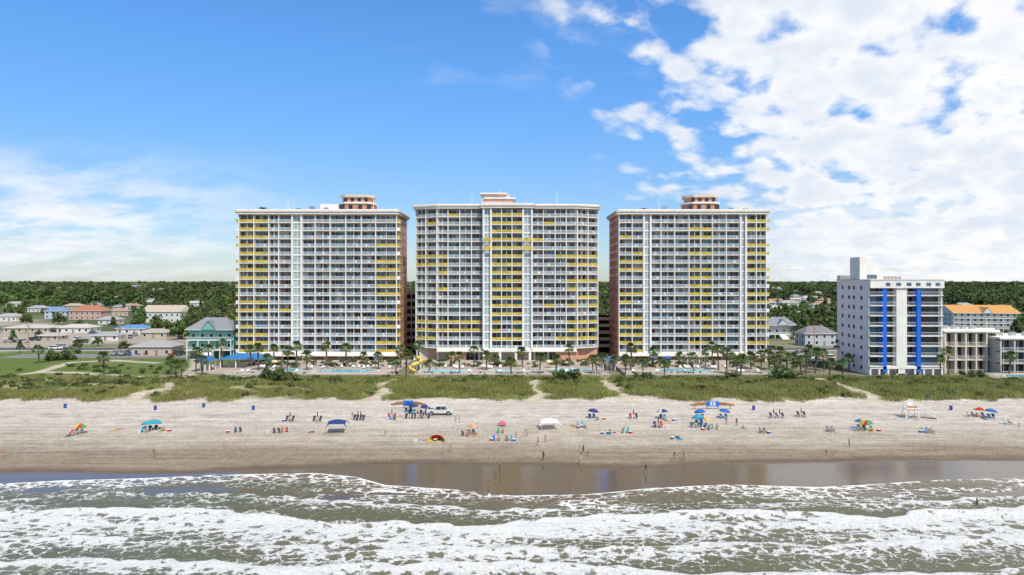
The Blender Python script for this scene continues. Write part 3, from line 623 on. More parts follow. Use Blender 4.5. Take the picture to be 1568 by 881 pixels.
# palms
pl=[M('palm_frond',(.10,.155,.035),.5,.25,1.,objvar=.3,transl=.25),M('palm_dead_frond',(.28,.20,.10),.8,.2,1.)]
def palm(h,seed):
    r=random.Random(seed);mb=MB();lx=r.uniform(-.5,.5)
    pts=[(lx*(i/6)**2,0,h*i/6) for i in range(7)];mb.tube([(p[0],p[1],p[2]-.2) for p in pts],[.24,.2,.18,.17,.17,.19,.2],bark,8)
    for i in range(38):
        el=r.uniform(-.7,1.35);az=r.uniform(0,6.28);m=pl[1] if el<-.5 else pl[0]
        d_=Vector((math.cos(az)*math.cos(el),math.sin(az)*math.cos(el),math.sin(el)));o=Vector(pts[-1]);pe=o+d_*r.uniform(.7,1.0);sdv=Vector((-math.sin(az),math.cos(az),0));up=d_.cross(sdv)
        mb.add([tuple(o-sdv*.03),tuple(o+sdv*.03),tuple(pe+sdv*.02),tuple(pe-sdv*.02)],[(0,1,2,3)],m)
        for k in range(9):
            a=(k-4)*.33;dd=(d_*math.cos(a)+sdv*math.sin(a));ln=.95*(1-.04*abs(k-4));e_=pe+dd*ln*.6;t_=pe+dd*ln-Vector((0,0,.28));sw=dd.cross(up).normalized()*.085
            mb.add([tuple(pe),tuple(e_-sw),tuple(t_),tuple(e_+sw)],[(0,1,2,3)],m)
    return mb.mesh('palm')
PM=[palm(4.2,1),palm(5,2),palm(3.4,3),palm(5.8,4)]
for a,b_ in ((310,574),(320,566),(340,562),(396,572),(408,574),(440,577),(470,572),(500,566),(558,566),(606,576),(614,568),(622,578),(640,566),(660,572),(704,578),(726,566),(745,571),(783,578),(800,566),(826,577),(850,571),(872,566),(905,571),(914,578),(926,574),(958,578),(966,572),(985,577),(1018,578),(1040,566),(1062,577),(1080,568),(1100,572),(1112,577),(1128,574),(1134,580),(1150,570),(1166,577),(1186,572),(1196,577),(1205,570),(1226,572),(1234,578),(1248,572),(1262,568),(1290,577),(1300,570),(1310,562),(1452,575),(1545,577),(1553,566),(1440,582),(270,582),(278,577),(160,575),(60,556),(1270,578),(1215,566),(1178,566),(385,566),(1122,566),(940,568),(690,566),(420,566),(455,568),(530,566),(580,570),(760,566),(1000,566),(1090,566),(1240,562),(1285,562),(300,570),(262,574)):
    x,y,z=G(a,b_)
    if inpool(x,y,.3): y-=5
    O('palm_tree',R.choice(PM),(x,y,z),R.uniform(0,6.28),R.uniform(1.0,1.35))
# shrubs
def shrub(seed,w=2.2,h=1.3):
    r=np.random.default_rng(seed);mb=MB();C=[(r.uniform(-w/2,w/2),r.uniform(-w/2,w/2),h*r.uniform(.2,.8)) for i in range(11)]
    for c_ in C[:5]: mb.tube([(0,0,-.1),c_],[.05,.02],bark,4,False)
    for k in range(3): v,f=quads(C[k::3],46,.26,[w*.17+.15*r.random() for _ in C[k::3]],.8,r);mb.add(v,f,lf[k])
    return mb.mesh('shrub')
SH=[shrub(i+40) for i in range(4)]
par=E('dune_shrubs')
for i in range(900):
    t=R.random()
    if t<.62: px_,py_=R.uniform(-20,1600),R.gauss(586,3.)
    elif t<.8: px_,py_=R.uniform(-100,300),R.uniform(560,600)
    else: px_,py_=R.uniform(-50,1600),R.uniform(584,608)
    x,y,z=G(px_,max(py_,560));
    if min(np.min(pdist(np.array([[x]]),np.array([[y]]),p)) for p in PW)<2.2 : continue
    if y>195 and x>-98: y=195-R.random()*5
    O('shrub',R.choice(SH),(x,y,float(H(x,y))-.1),R.uniform(0,6),R.uniform(.4,1.05),parent=par)
for a,b_,s in ((425,588,3.),(414,586,2.4),(440,588,2.2),(872,586,2.6),(862,585,2.2),(1205,588,2.9),(1194,586,2.2),(1220,588,2.),(95,551,3.2),(110,550,2.8),(80,552,2.4),(1492,582,2.2),(985,584,2),(735,586,1.8),(1120,584,1.8),(520,588,1.3)):
    x,y,z=G(a,b_);O('shrub',R.choice(SH),(x,y,float(H(x,y))-.2),R.uniform(0,6),s)
par=E('garden_planting')
for i in range(330):
    x=R.choice([R.uniform(-84,-33),R.uniform(-28,28),R.uniform(33,76),R.uniform(76,128)]);y=R.choice([R.uniform(226,231),R.uniform(219,224),R.uniform(213,219),R.uniform(198,201)])
    if inpool(x,y,1.9) or (y<202 and abs(x+50)<10): continue
    O('hedge_shrub',R.choice(SH),(x,y,DZ-.05 if x<76 else 2.),R.uniform(0,6),R.uniform(.4,.95) if y>205 else R.uniform(.3,.5),parent=par)
# dune grass
gr=[M('dune_grass_green',(.21,.245,.05),.7,.25,1.,objvar=.4,transl=.3),M('dune_grass_tan',(.38,.32,.15),.7,.2,1.,objvar=.3,transl=.3)]
def gpatch(seed,tanp):
    r=np.random.default_rng(seed);mb=MB();n=280
    x,y=r.uniform(-2,2,(2,n));vv=[[],[]];
    for i in range(n):
        h=r.uniform(.35,.95);a=r.uniform(0,6.28);l=r.normal(0,.3,2);w_=.055;k=int(r.random()<tanp)
        vv[k]+=[(x[i]-w_*math.cos(a),y[i]-w_*math.sin(a),-.1),(x[i]+w_*math.cos(a),y[i]+w_*math.sin(a),-.1),(x[i]+l[0],y[i]+l[1],h)]
    for k in (0,1): mb.add(vv[k],[(3*i,3*i+1,3*i+2) for i in range(len(vv[k])//3)],gr[k])
    return mb.mesh('grass')
GP=[gpatch(60,.2),gpatch(61,.35),gpatch(62,.55),gpatch(63,.25)]
par=E('dune_grass');Yv=rng.uniform(161,197,4600);Xv=rng.uniform(-190,190,4600)
PDv=np.full(Xv.shape,1e9)
for p in PW: PDv=np.minimum(PDv,pdist(Xv,Yv,p))
edge=Yv+(fbm(Xv*.12,Yv*.1,4)-.5)*9>164.;bare=fbm(Xv*.06+9,Yv*.12,3)
for x,y,z,p,e_,b_ in zip(Xv,Yv,H(Xv,Yv),PDv,edge,bare):
    if not e_ or p<2.8 or (x<-50 and b_>.58): continue
    g=GP[R.choice([0,1,3])] if x>-60 else R.choice(GP)
    O('grass_patch',g,(x,y,z),R.uniform(0,6.28),R.uniform(.7,1.3),parent=par)
# ---------------- vehicles
def wheel(mb,x,y,r_=.36):
    mb.tube([(x,y-.12,r_),(x,y+.12,r_)],[r_,r_],rub,14);mb.tube([(x,y-.13,r_),(x,y+.13,r_)],[r_*.55,r_*.55],chrome,10)
def car(col,kind='car'):
    mb=MB();P=M('car_paint_%s'%str(col),col,.25,.04,1.);tl=M('tail_lamp',(.4,.02,.02),.3);hl=M('head_lamp',(.8,.8,.8),.1)
    if kind=='car':
        mb.py([(-2.2,.35),(2.15,.3),(2.25,.6),(2.15,.78),(1.2,.95),(-1.9,.98),(-2.25,.85)],-.88,.88,P);g=[(-1.75,.98),(1.15,.95),(.45,1.43),(-1.25,1.45)];rf_=(-1.25,.45,1.44);wx=(-1.4,1.4);wr=.34;pil=((-1.7,.98,-1.2,1.44),(-.3,.97,-.3,1.44),(1.1,.96,.42,1.44))
    elif kind=='suv':
        mb.py([(-2.3,.45),(2.25,.4),(2.35,.7),(2.25,.98),(1.3,1.1),(-2.25,1.12),(-2.35,.9)],-.93,.93,P);g=[(-2.2,1.12),(1.2,1.1),(.6,1.75),(-2.0,1.78)];rf_=(-2.0,.6,1.76);wx=(-1.45,1.45);wr=.39;pil=((-2.2,1.1,-2.,1.76),(-1.,1.1,-1.,1.76),(.0,1.1,.0,1.76),(1.18,1.1,.6,1.76))
    else:
        mb.py([(-2.9,.5),(2.75,.45),(2.85,.75),(2.75,1.05),(1.55,1.2),(-2.85,1.2),(-2.95,.9)],-.98,.98,P);g=[(-.95,1.2),(1.45,1.19),(.85,1.86),(-.75,1.88)];rf_=(-.8,.85,1.87);wx=(-1.8,1.8);wr=.43;pil=((-.95,1.2,-.8,1.87),(.25,1.2,.2,1.87),(1.42,1.2,.85,1.87))
        mb.box(-2.8,-1.05,-.8,.8,1.202,1.22,dark)
        for s in (-.97,.82): mb.box(-2.88,-1.0,s,s+.15,1.21,1.34,P)
        mb.box(-2.9,-2.75,-.81,.81,1.21,1.34,P);mb.box(-.2,.2,-.5,.5,1.93,2.06,M('orange_lamp',(.7,.25,.03),.3))
        for s in (-.8,.7): mb.box(-2.6,-2.5,s,s+.1,1.34,2.,wrail);mb.box(-1.2,-1.1,s,s+.1,1.34,2.,wrail);mb.box(-2.6,1.3,s+.002,s+.098,2.,2.08,wrail)
    wdt=.8 if kind=='car' else .86
    mb.py(g,-wdt,wdt,glz);mb.box(rf_[0],rf_[1],-wdt-.01,wdt+.01,rf_[2],rf_[2]+.06,P)
    for a,za,b_,zb in pil:
        for s in (-1,1):
            y0=s*(wdt+.003);mb.tube([(a,y0,za),(b_,y0,zb)],[.05,.05],P,4)
    W2={'car':.88,'suv':.93}.get(kind,.98)
    for x_ in wx:
        for s in (-1,1):
            mb.tube([(x_,s*(W2-.1),wr),(x_,s*(W2+.003),wr)],[wr+.07]*2,dark,16);wheel(mb,x_,s*(W2-.09),wr)
    xf=2.2 if kind=='car' else 2.3 if kind=='suv' else 2.8
    for s in (-.65,.65): mb.box(xf-.04,xf+.06,s-.18,s+.18,.68,.82,hl);mb.box(-xf-.08,-xf+.1,s-.16,s+.16,.75,.95,tl)
    return mb.mesh(kind)
CARS=[car((.7,.7,.7)),car((.08,.08,.09)),car((.35,.04,.03)),car((.05,.12,.3)),car((.45,.46,.47),'suv'),car((.75,.75,.74),'suv'),car((.06,.07,.07),'suv'),car((.3,.3,.3),'pickup')]
used=[]
for i in range(72):
    t=i%4
    if t==0: x,y,rz=-150+round((R.uniform(-150,-100)+150)/3)*3+1.5,256.6,math.pi/2
    elif t==1: x,y,rz=86+(i//4)*1.8,R.choice([243,256]),math.pi/2
    elif t==2: x,y,rz=R.choice([R.uniform(-230,-90),R.uniform(82,110)]),R.choice([276.5,282.5]),0
    else: x,y,z=G(R.uniform(0,270),R.uniform(508,526));rz=R.uniform(0,3)
    if any(abs(x-a)<2.6+2.5*(t>1) and abs(y-b_)<4 for a,b_ in used): continue
    used.append((x,y));k=R.randrange(len(CARS));O('parked_car' if k<7 else 'parked_pickup_truck',CARS[k],(x,y,2.02),rz)
x,y,z=G(674,635);O('pickup_truck',car((.55,.56,.57),'pickup'),(x,y,z),0.05)
# ---------------- beach things
def cl(c): return M('fabric_%s'%str(c),c,.8,.08,3.,transl=.25)
def umbrella(cols,tilt=.15,r_=1.15,h=2.0):
    mb=MB();ax=Vector((math.sin(tilt),0,math.cos(tilt)));mb.tube([(0,0,-.2),tuple(ax*h*1.03)],[.025,.02],wrail,5)
    e=Vector((math.cos(tilt),0,-math.sin(tilt)));g=Vector((0,1,0));n=16;top=ax*h
    rings=[(0,0),(.35,.05),(.7,.2),(1.,.46)]
    P=lambda i,j:tuple(top+(e*math.cos(2*math.pi*i/n)+g*math.sin(2*math.pi*i/n))*(rings[j][0]*r_*(1 if i%2==0 or j<3 else .95))-ax*rings[j][1]*r_)
    for i in range(n):
        m=cl(cols[(i//2)%len(cols)])
        for j in range(3): mb.add([P(i,j),P(i,j+1),P(i+1,j+1),P(i+1,j)],[(0,1,2,3)],m)
        a,b_=Vector(P(i,3)),Vector(P(i+1,3));mb.add([tuple(a),tuple(a-ax*.12),tuple(b_-ax*.12),tuple(b_)],[(0,1,2,3)],m)
        if i%2==0: mb.tube([tuple(top-ax*.5),P(i,2)],[.01,.008],wrail,3,False)
    return mb.mesh('umbrella')
nav=(.02,.05,.18);blu=(.03,.14,.45);tea=(.03,.34,.42);yl_=(.70,.55,.05);red=(.50,.04,.03);grn=(.05,.34,.1);orr=(.58,.28,.1);wht=(.72,.72,.70);pnk=(.55,.1,.22);blk=(.05,.04,.045)
UB={'n':umbrella([nav]),'nb':umbrella([nav,nav,wht]),'t':umbrella([tea],r_=1.35),'r':umbrella([yl_,red,grn,blu,orr],r_=1.2),'o':umbrella([orr,(.6,.45,.3)]),'b':umbrella([blu],r_=1.2),'red':umbrella([red,red,yl_],r_=1.25)}
def chair(c):
    mb=MB();f=cl(c)
    for s in (-.3,.27): mb.tube([(s,-.45,0),(s,-.1,.32),(s,.45,.85)],[.02]*3,wrail,4);mb.tube([(s,.35,0),(s,-.4,.3)],[.02]*2,wrail,4);mb.tube([(s,-.35,.5),(s,.2,.55)],[.025]*2,wrail,4);mb.tube([(s,-.35,.5),(s,-.4,.25)],[.02]*2,wrail,4)
    mb.add([(-.29,-.4,.3),(.27,-.4,.3),(.27,.05,.24),(-.29,.05,.24),(.27,.5,.9),(-.29,.5,.9)],[(0,1,2,3),(3,2,4,5)],f);return mb.mesh('chair')
CH=[chair(c_) for c_ in (nav,blu,tea,red,blk,grn)]
def lounge():
    mb=MB()
    for s in (-.33,.3): mb.tube([(s,-1,.35),(s,.4,.35),(s,.95,.8)],[.025]*3,wrail,4);mb.tube([(s,-.9,0),(s,-.9,.35)],[.02]*2,wrail,4);mb.tube([(s,.4,0),(s,.4,.35)],[.02]*2,wrail,4)
    mb.add([(-.31,-1,.37),(.31,-1,.37),(.31,.4,.37),(-.31,.4,.37),(.31,.95,.82),(-.31,.95,.82)],[(0,1,2,3),(3,2,4,5)],wrail);return mb.mesh('lounge')
lg=lounge();par=E('pool_lounge_chairs');lset=set()
for i in range(120):
    x=R.choice([R.uniform(-80,-36),R.uniform(-26,26),R.uniform(35,74)]);y=R.choice([202,211.,212.5]);x=round(x/.9)*.9
    if inpool(x,y,1.2) or (x,y) in lset: continue
    lset.add((x,y));O('lounge_chair',lg,(x,y,DZ+.01),R.choice([0,0,math.pi]),parent=par)
UP=[umbrella([blu],0,1.3,2.4),umbrella([grn],0,1.3,2.4),umbrella([yl_,wht],0,1.3,2.4)]
for i in range(8):
    x=R.choice([R.uniform(-80,-36),R.uniform(-26,26),R.uniform(35,74)]);y=R.choice([213,224])
    if not inpool(x,y,.5): O('patio_umbrella',R.choice(UP),(x,y,DZ))
for px_,py_,k,rz in ((122,664,'r',0),(228,660,'t',2),(236,658,'t',1),(627,630,'n',0),(634,633,'n',2),(722,665,'o',1),(650,634,'n',0),(907,640,'n',0),(1015,641,'nb',2),(1073,641,'b',3),(1078,654,'r',1),(1108,640,'b',0),(1070,650,'t',2),(1318,657,'r',1),(1328,659,'r',3),(1500,638,'red',1),(1516,640,'b',0)):
    x,y,z=G(px_,py_);O('beach_umbrella',UB[k],(x,y,z),rz)
    for q in range(2): O('beach_chair',R.choice(CH),(x-.6+q*1.0+R.uniform(-.2,.2),y-.3+R.uniform(-.4,.2),z),R.uniform(-.5,.5))
def rental():
    mb=MB();mb.tube([(0,.1,0),(0,.1,.8),(0,.1,1.),(0,.1,1.75),(0,.1,1.95)],[.03,.03,.13,.08,.02],cl(blk),7);return mb.mesh('furled')
rn=rental()
for px_,py_ in ((444,645),(486,645),(548,643),(600,641),(970,641),(1185,640),(1194,640),(1227,638),(1008,654),(627,641),(640,641),(652,641),(552,644)):
    x,y,z=G(px_,py_);O('furled_beach_umbrella',rn,(x,y,z))
    for q in (-.65,.65): O('beach_chair',CH[4 if R.random()<.75 else 3],(x+q,y,z),R.uniform(-.1,.1),1.15)
def canopy(c,w=3.4,h=2.2,guy=True):
    mb=MB();m=cl(c);n=6
    P=[[(-w/2+w*i/n,-w/2+w*j/n,h+.35*math.sin(math.pi*i/n)*math.sin(math.pi*j/n)-.5*abs(2*j/n-1)*.6) for i in range(n+1)] for j in range(n+1)]
    for j in range(n):
        for i in range(n): mb.add([P[j][i],P[j][i+1],P[j+1][i+1],P[j+1][i]],[(0,1,2,3)],m)
    for i in (0,n):
        for j in (0,n): p=P[j][i];mb.tube([(p[0],p[1],0),p],[.03,.03],wrail,5);mb.tube([p,(p[0]*1.75,p[1]*1.3,0)],[.012,.012],wrail,3);mb.add([(p[0],p[1],p[2]),(p[0]*1.3,p[1]*1.1,p[2]*.55),(p[0]*.8,p[1],p[2])],[(0,1,2)],m)
    return mb.mesh('canopy')
x,y,z=G(517,662);O('canopy_tent',canopy((.02,.05,.2)),(x,y,z),.1)
x,y,z=G(840,656);O('canopy_tent',canopy(wht,3.6,1.7),(x,y,z),.15)
x,y,z=G(768,652);O('canopy_tent',canopy(pnk,1.6,.6),(x,y,z),.4)
def popup(a,b_):
    mb=MB();n=10
    def P(i,j):
        t=math.pi*i/n;f=math.pi/2*j/5;return (1.6*math.cos(t)*math.cos(f*.35),1.1*math.sin(f)*math.sin(t),1.25*math.sin(t)*math.cos(f))
    for i in range(n):
        for j in range(5): mb.add([P(i,j),P(i+1,j),P(i+1,j+1),P(i,j+1)],[(0,1,2,3)],cl(a if 2<i<8 else b_))
    mb.tube([(1.6*math.cos(math.pi*i/n),0,1.25*math.sin(math.pi*i/n)) for i in range(n+1)],[.03]*(n+1),cl(b_),4);mb.add([(-1.5,-.9,.02),(1.5,-.9,.02),(1.5,.8,.02),(-1.5,.8,.02)],[(0,1,2,3)],cl(b_));return mb.mesh('popup')
x,y,z=G(669,676);O('pop_up_beach_tent',popup(red,yl_),(x,y,z),-.2)
def sign():
    par=E('beach_access_sign');mb=MB()
    mb.box(-1.4,1.4,-.1,.1,.65,1.8,bluep)
    for s in (-1.3,1.2): mb.box(s,s+.14,.101,.24,-.3,1.85,wood)
    O('panel',mb.mesh('panel'),parent=par);mb=MB()
    for s in (-1,1):
        v=[(s*1.45,-.06,.9),(s*4.8,-.06,.75),(s*5.1,-.06,1.05),(s*3.2,-.06,1.5),(s*1.45,-.06,1.6)];v2=[(a,.06,c_) for a,b_,c_ in v]
        mb.add(v+v2,[(0,1,2,3,4),(5,6,7,8,9)]+[(i,(i+1)%5,5+(i+1)%5,5+i) for i in range(5)],orng);mb.box(s*4-.07,s*4+.07,.061,.2,-.3,1.2,wood)
    O('side_boards',mb.mesh('boards'),parent=par)
    return par
s1=sign();x,y,z=G(1091,627);s1.location=(x,y,z)
tx=bpy.data.curves.new('number','FONT');tx.body='35';tx.size=1.25;tx.extrude=.01;tx.align_x='CENTER';tx.align_y='CENTER';tx.offset=.03;tx.materials.append(wrail)
to=bpy.data.objects.new('number_text',tx);COL.objects.link(to);to.rotation_euler=(math.pi/2,0,0);to.location=(0,-.13,1.22);to.scale=(1.2,.9,1);to.parent=s1
s2=sign();x,y,z=G(625,626);s2.location=(x,y,z);s2.scale=(.8,1,1)
def guard():
    mb=MB()
    for a,b_ in ((-1,-1),(1,-1),(1,1),(-1,1)): mb.tube([(a*1.4,b_*1.2,0),(a*1.0,b_*.9,2.2),(a*1.0,b_*.9,3.3)],[.09]*3,wrail,5)
    mb.box(-1.3,1.3,-1.2,1.2,2.1,2.25,wrail)
    for z_ in (2.75,3.25):
        for s in (-1,1): mb.tube([(-1,s*.9,z_),(1,s*.9,z_)],[.06]*2,wrail,4);mb.tube([(s*1.,-.9,z_),(s*1.,.9,z_)],[.06]*2,wrail,4)
    for s in (-1,1): mb.tube([(-1.4,s*1.2,.1),(1.05,s*.95,2.1)],[.06]*2,wrail,4);mb.tube([(1.4,s*1.2,.1),(-1.05,s*.95,2.1)],[.06]*2,wrail,4)
    mb.add([(1.3,-.6,2.2),(1.3,.6,2.2),(5.2,.6,.1),(5.2,-.6,.1)],[(0,1,2,3)],wood)
    for s in (-.6,.6):
        mb.tube([(1.1,s,3.2),(5.2,s,1.)],[.06]*2,wrail,4);mb.tube([(1.3,s,2.15),(5.2,s,.05)],[.08]*2,wrail,4)
        for k in range(6): t=k/5;mb.tube([(1.3+3.9*t,s,2.15-2.1*t),(1.3+3.9*t,s,3.1-2.1*t)],[.05]*2,wrail,4)
    mb.box(-.5,.5,-.3,.5,2.25,2.75,wrail);mb.box(-.5,.5,.4,.5,2.75,3.4,wrail);mb.box(-1.02,1.02,-1.0,-.96,2.3,2.7,M('orange_paint',(.6,.2,.05)))
    return mb.mesh('guard')
x,y,z=G(1394,640);O('lifeguard_stand',guard(),(x,y,z),-.15,1.)
def barrel():
    mb=MB();mb.tube([(0,0,0),(0,0,.1),(0,0,.45),(0,0,.85),(0,0,.9)],[.27,.29,.31,.29,.27],M('blue_barrel_plastic',(.02,.08,.3),.4),14);mb.tube([(0,0,.9),(0,0,.93)],[.3,.3],dark,14)
    for z_ in (.3,.6): mb.tube([(0,0,z_-.02),(0,0,z_+.02)],[.325,.325],M('blue_barrel_plastic',(0,0,0)),14)
    return mb.mesh('barrel')
br=barrel()
for a,b_ in ((238,628),(100,625),(388,628),(1154,628),(1456,628),(1420,612),(312,624)): x,y,z=G(a,b_);O('trash_barrel',br,(x,y,z),0,1.05)
def towel(c,c2):
    mb=MB();n=8
    for i in range(n): m=cl(c if i%2 else c2);mb.add([(-.45,-.95+1.9*i/n,.03+.015*(i%2)),(.45,-.95+1.9*i/n,.03+.015*(i%3)),(.45,-.95+1.9*(i+1)/n,.03+.015*((i+1)%3)),(-.45,-.95+1.9*(i+1)/n,.03+.015*((i+1)%2))],[(0,1,2,3)],m)
    return mb.mesh('towel')
TW=[towel(red,wht),towel(blu,tea),towel(yl_,orr),towel(pnk,wht),towel(wht,grn)]
def cooler(c):
    mb=MB();mb.box(-.33,.33,-.2,.2,0,.36,cl(c));mb.box(-.35,.35,-.22,.22,.362,.44,wrail);mb.tube([(-.36,0,.3),(-.36,0,.5),(.36,0,.5),(.36,0,.3)],[.015]*4,chrome,4);return mb.mesh('cooler')
CO=[cooler(blu),cooler(red),cooler(wht)]
# ---------------- people
BASE=dict(pel=(0,0,.95,.135,.10),spi=(0,.01,1.13,.12,.09),che=(0,.01,1.33,.15,.10),nec=(0,.01,1.47,.06,.06),hd=(0,-.01,1.57,.075,.085),ht=(0,0,1.68,.075,.09),
 sL=(.17,.01,1.40,.06,.06),eL=(.235,.03,1.13,.045,.045),wL=(.26,-.05,.89,.03,.03),hL=(.26,-.07,.83,.04,.022),sR=(-.17,.01,1.40,.06,.06),eR=(-.235,.03,1.13,.045,.045),wR=(-.26,-.05,.89,.03,.03),hR=(-.26,-.07,.83,.04,.022),
 pL=(.09,0,.88,.09,.09),kL=(.11,-.02,.48,.06,.06),aL=(.115,.02,.08,.04,.045),tL=(.13,-.14,.035,.04,.03),pR=(-.09,0,.88,.09,.09),kR=(-.11,-.02,.48,.06,.06),aR=(-.115,.02,.08,.04,.045),tR=(-.13,-.14,.035,.04,.03))
BON=[('pel','spi','t'),('spi','che','c'),('che','nec','c'),('nec','hd','h'),('hd','ht','h'),('che','sL','c'),('sL','eL','s'),('eL','wL','s'),('wL','hL','s'),('che','sR','c'),('sR','eR','s'),('eR','wR','s'),('wR','hR','s'),
 ('pel','pL','t'),('pL','kL','l'),('kL','aL','s'),('aL','tL','s'),('pel','pR','t'),('pR','kR','l'),('kR','aR','s'),('aR','tR','s')]
def pose(**k):
    J={a:list(b_) for a,b_ in BASE.items()}
    for a,b_ in k.items():
        if a=='up':
            for j in ('pel','spi','che','nec','hd','ht','sL','sR','eL','eR','wL','wR','hL','hR','pL','pR'):
                J[j][2]+=b_[1];J[j][1]+=b_[0]
    if 'lean' in k:
        l=k['lean'];p=J['pel']
        for j in ('spi','che','nec','hd','ht','sL','sR','eL','eR','wL','wR','hL','hR'):
            dy_,dz_=J[j][1]-p[1],J[j][2]-p[2];J[j][1]=p[1]+dy_*math.cos(l)+dz_*math.sin(l);J[j][2]=p[2]-dy_*math.sin(l)+dz_*math.cos(l)
    for a,b_ in k.items():
        if a not in ('up','lean'): J[a][:3]=b_
    return J
POSES={'stand':pose(),'walk':pose(kL=(.1,-.2,.50),aL=(.11,-.26,.09),tL=(.12,-.42,.06),kR=(-.1,.06,.48),aR=(-.11,.33,.14),tR=(-.12,.2,.035),eL=(.24,.12,1.15),wL=(.25,.13,.92),hL=(.25,.12,.85),eR=(-.24,-.06,1.15),wR=(-.24,-.22,.97),hR=(-.24,-.27,.92)),
 'sit':pose(up=(0,-.83),lean=.25,pL=(.09,-.02,.12),pR=(-.09,-.02,.12),kL=(.13,-.42,.42),kR=(-.13,-.42,.42),aL=(.12,-.62,.08),aR=(-.12,-.62,.08),tL=(.13,-.78,.035),tR=(-.13,-.78,.035),wL=(.2,.22,.1),wR=(-.2,.22,.1),hL=(.22,.3,.05),hR=(-.22,.3,.05)),
 'chair':pose(up=(0,-.55),lean=.45,pL=(.09,-.05,.38),pR=(-.09,-.05,.38),kL=(.12,-.45,.46),kR=(-.12,-.45,.46),aL=(.12,-.62,.1),aR=(-.12,-.62,.1),tL=(.13,-.77,.05),tR=(-.13,-.77,.05),eL=(.28,.0,.58),wL=(.28,-.24,.56),hL=(.28,-.3,.55),eR=(-.28,.0,.58),wR=(-.28,-.24,.56),hR=(-.28,-.3,.55)),
 'bend':pose(lean=-.9,eL=(.2,-.55,1.),wL=(.18,-.6,.78),hL=(.18,-.62,.7),eR=(-.2,-.55,1.),wR=(-.18,-.6,.78),hR=(-.18,-.62,.7)),
 'arm':pose(eL=(.32,-.02,1.2),wL=(.2,-.12,1.02),hL=(.14,-.14,1.),eR=(-.36,-.05,1.5),wR=(-.25,-.12,1.72),hR=(-.22,-.13,1.78),aL=(.2,0,.08),tL=(.25,-.14,.035),kL=(.15,-.03,.48))}
ph=[bpy.data.materials.new('ph_%d'%i) for i in range(6)]
def person(J):
    names=list(J);me=bpy.data.meshes.new('b');me.from_pydata([J[n][:3] for n in names],[(names.index(a),names.index(b_)) for a,b_,_ in BON],[])
    o=O('tmp',me);md=o.modifiers.new('s','SKIN');md.use_smooth_shade=True
    for i,n in enumerate(names):
        sk=me.skin_vertices[0].data[i];sk.radius=(J[n][3],J[n][4]);sk.use_root=(n=='pel')
    o.modifiers.new('d','SUBSURF').levels=1
    bpy.context.view_layer.update();dg=bpy.context.evaluated_depsgraph_get();ev_=o.evaluated_get(dg);m2=bpy.data.meshes.new_from_object(ev_)
    mb=MB();[mb.mi(p) for p in ph]
    V=[tuple(v.co) for v in m2.vertices];hd=Vector(J['hd'][:3]);ht=Vector(J['ht'][:3]);hc=(hd+ht)/2
    segs=[(Vector(J[a][:3]),Vector(J[b_][:3]),t) for a,b_,t in BON];by={}
    for p in m2.polygons:
        c_=p.center;best=9;lb='s'
        for a,b_,t in segs:
            ab=b_-a;s=max(0,min(1,(c_-a).dot(ab)/ab.length_squared));dd=(a+ab*s-c_).length
            if dd<best: best=dd;lb=t;ss=s
        k=0
        if lb=='h': k=4 if (c_.z>hc.z+.055 or (c_.y>hc.y+.01 and c_.z>hc.z-.09)) else 0
        elif lb=='c': k=1
        elif lb=='t': k=2
        elif lb=='l': k=3 if ss<.55 else 0
        by.setdefault(k,[]).append(tuple(p.vertices))
    mb.v=V
    for k,fs in by.items():
        for f in fs: mb.f.append(list(f));mb.m.append(k)
    fy=hc.y-.088
    for s in (-.03,.03): mb.box(hc.x+s-.01,hc.x+s+.01,fy-.006,fy+.02,hc.z-.005,hc.z+.01,ph[5])
    mb.add([(hc.x-.012,fy+.01,hc.z-.04),(hc.x+.012,fy+.01,hc.z-.04),(hc.x,fy-.025,hc.z-.038),(hc.x,fy+.01,hc.z+.01)],[(0,1,2),(0,2,3),(1,3,2)],ph[0]);mb.box(hc.x-.022,hc.x+.022,fy+.0,fy+.02,hc.z-.066,hc.z-.058,ph[5])
    for s in (-1,1): mb.tube([(hc.x+s*.07,hc.y,hc.z-.03),(hc.x+s*.088,hc.y+.01,hc.z),(hc.x+s*.075,hc.y+.01,hc.z+.03)],[.008,.012,.008],ph[0],4)
    for sd in 'LR':
        w_=Vector(J['w'+sd][:3]);h_=Vector(J['h'+sd][:3]);d_=(h_-w_).normalized();a=d_.cross(Vector((1,0,0)) if abs(d_.x)<.8 else Vector((0,1,0))).normalized();b2=d_.cross(a)
        for q,ln in zip((-.027,-.009,.009,.027),(.065,.08,.075,.055)):
            p0=h_+a*q;mb.tube([tuple(p0),tuple(p0+d_*ln*.6),tuple(p0+d_*ln*.9+b2*ln*.35)],[.009,.0085,.006],ph[0],5)
        p0=h_-d_*.02+a*-.03;mb.tube([tuple(p0),tuple(p0-a*.03+d_*.03),tuple(p0-a*.035+d_*.055)],[.011,.01,.007],ph[0],5)
    bpy.data.objects.remove(o);return mb.mesh('person',True)
PMESH={k:person(J) for k,J in POSES.items()}
skin=[M('skin_a',(.40,.25,.18),.5,.05),M('skin_b',(.30,.17,.11),.5,.05),M('skin_c',(.13,.07,.05),.5,.05)];hair=[M('hair_dark',(.03,.02,.015),.6),M('hair_blond',(.35,.24,.11),.6),M('hair_brown',(.10,.055,.03),.6)]
sw=[M('swim_%d'%i,c_,.7,.05) for i,c_ in enumerate([(.02,.03,.1),(.5,.03,.03),(.02,.02,.02),(.03,.2,.45),(.7,.7,.68),(.45,.12,.22),(.05,.3,.3),(.03,.03,.04)])]
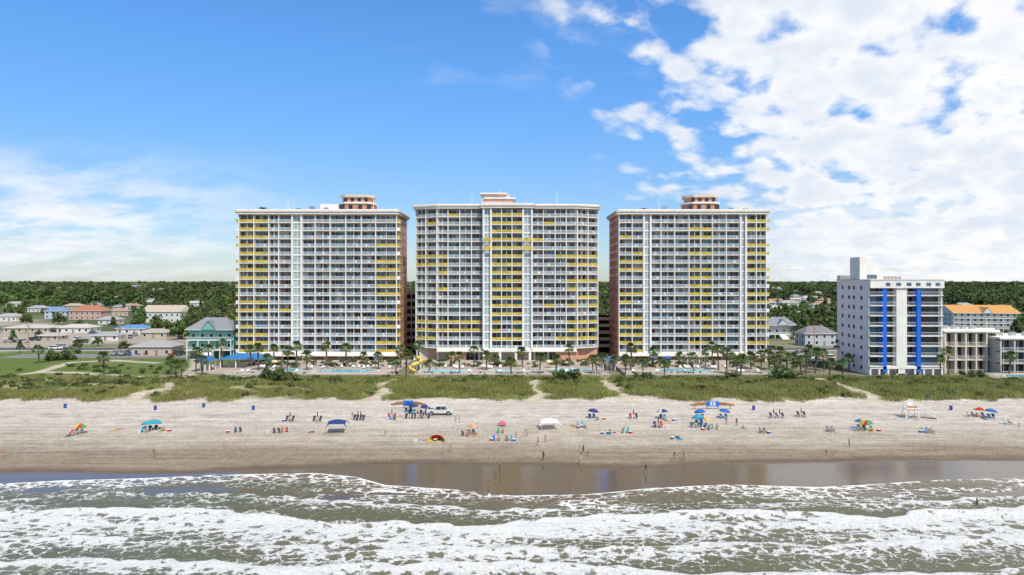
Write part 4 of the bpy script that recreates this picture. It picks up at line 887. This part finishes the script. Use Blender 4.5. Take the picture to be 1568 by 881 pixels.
def put(px_,py_,ps,rz=None,sc=None,water=0.):
    x,y,z=G(px_,py_);sk=R.choice(skin[:2]+skin[:2]+skin);m=PMESH['stand' if ps=='lie' else ps].copy();m.materials.clear()
    t=R.choice(sw);top=R.choice([sk,t,R.choice(sw)]);sh=R.choice([t,t,sk])
    for q in (sk,top,t,sh,R.choice(hair),hair[0]): m.materials.append(q)
    sc=sc or R.choice([1,1,1,1.03,.95,.7]);
    o=O('person',m,(x,y,z+water),R.uniform(-3.14,3.14) if rz is None else rz,sc)
    if ps=='lie': o.rotation_euler=(-math.pi/2,0,o.rotation_euler.z);o.location.z+=.17
for a,b_,p in ((690,692,'stand'),(236,701,'walk'),(748,743,'arm'),(758,724,'walk'),(766,724,'stand'),(832,705,'stand'),(824,683,'walk'),(887,691,'stand'),(893,696,'walk'),(900,699,'stand'),(888,712,'bend'),(989,725,'walk'),(1033,703,'bend'),(1047,704,'stand'),(1300,685,'stand'),(1265,698,'walk'),(1276,699,'bend'),(4,700,'walk'),(698,646,'stand'),(704,648,'stand'),(790,670,'stand'),(808,668,'bend'),(540,642,'stand'),(1128,652,'walk'),(1496,774,'stand'),(590,667,'walk'),(1112,650,'stand'),(835,678,'stand'),(1560,655,'stand')):
    put(a,b_,p,water=(-.5 if b_>770 else 0.))
for a,b_ in ((361,662),(420,663),(432,662),(472,664),(770,663),(764,675),(776,675),(885,653),(896,655),(933,664),(943,665),(954,663),(1040,672),(1138,656),(1165,663),(1268,661),(1276,661),(1420,662),(1428,664),(1490,638),(106,668),(116,666),(1546,650),(648,677),(678,676),(176,659),(225,662),(250,660),(728,667),(716,668),(1010,655),(1066,655),(1086,658),(1098,657),(1316,660),(1334,660),(915,643),(1508,642),(880,654),(604,643),(1022,645),(444,646),(486,646)):
    x,y,z=G(a,b_);r_=R.random();rz=R.uniform(-.6,.6)
    if r_<.5:
        O('beach_chair',R.choice(CH),(x,y,z),rz);put(a,b_,'chair',rz,1.)
        x2=x+R.choice([-1,1])*.9;O('beach_chair',R.choice(CH),(x2,y+.1,z),rz+.1)
    else:
        O('beach_towel',R.choice(TW),(x,y,z),rz);put(a,b_,'sit' if r_<.8 else 'lie',rz,1.)
    if R.random()<.6: O('cooler' ,R.choice(CO),(x+R.choice([-1.4,1.4]),y+R.uniform(-.5,.5),z),R.random())
for p in ph: bpy.data.materials.remove(p)
print('objs',len(bpy.data.objects))
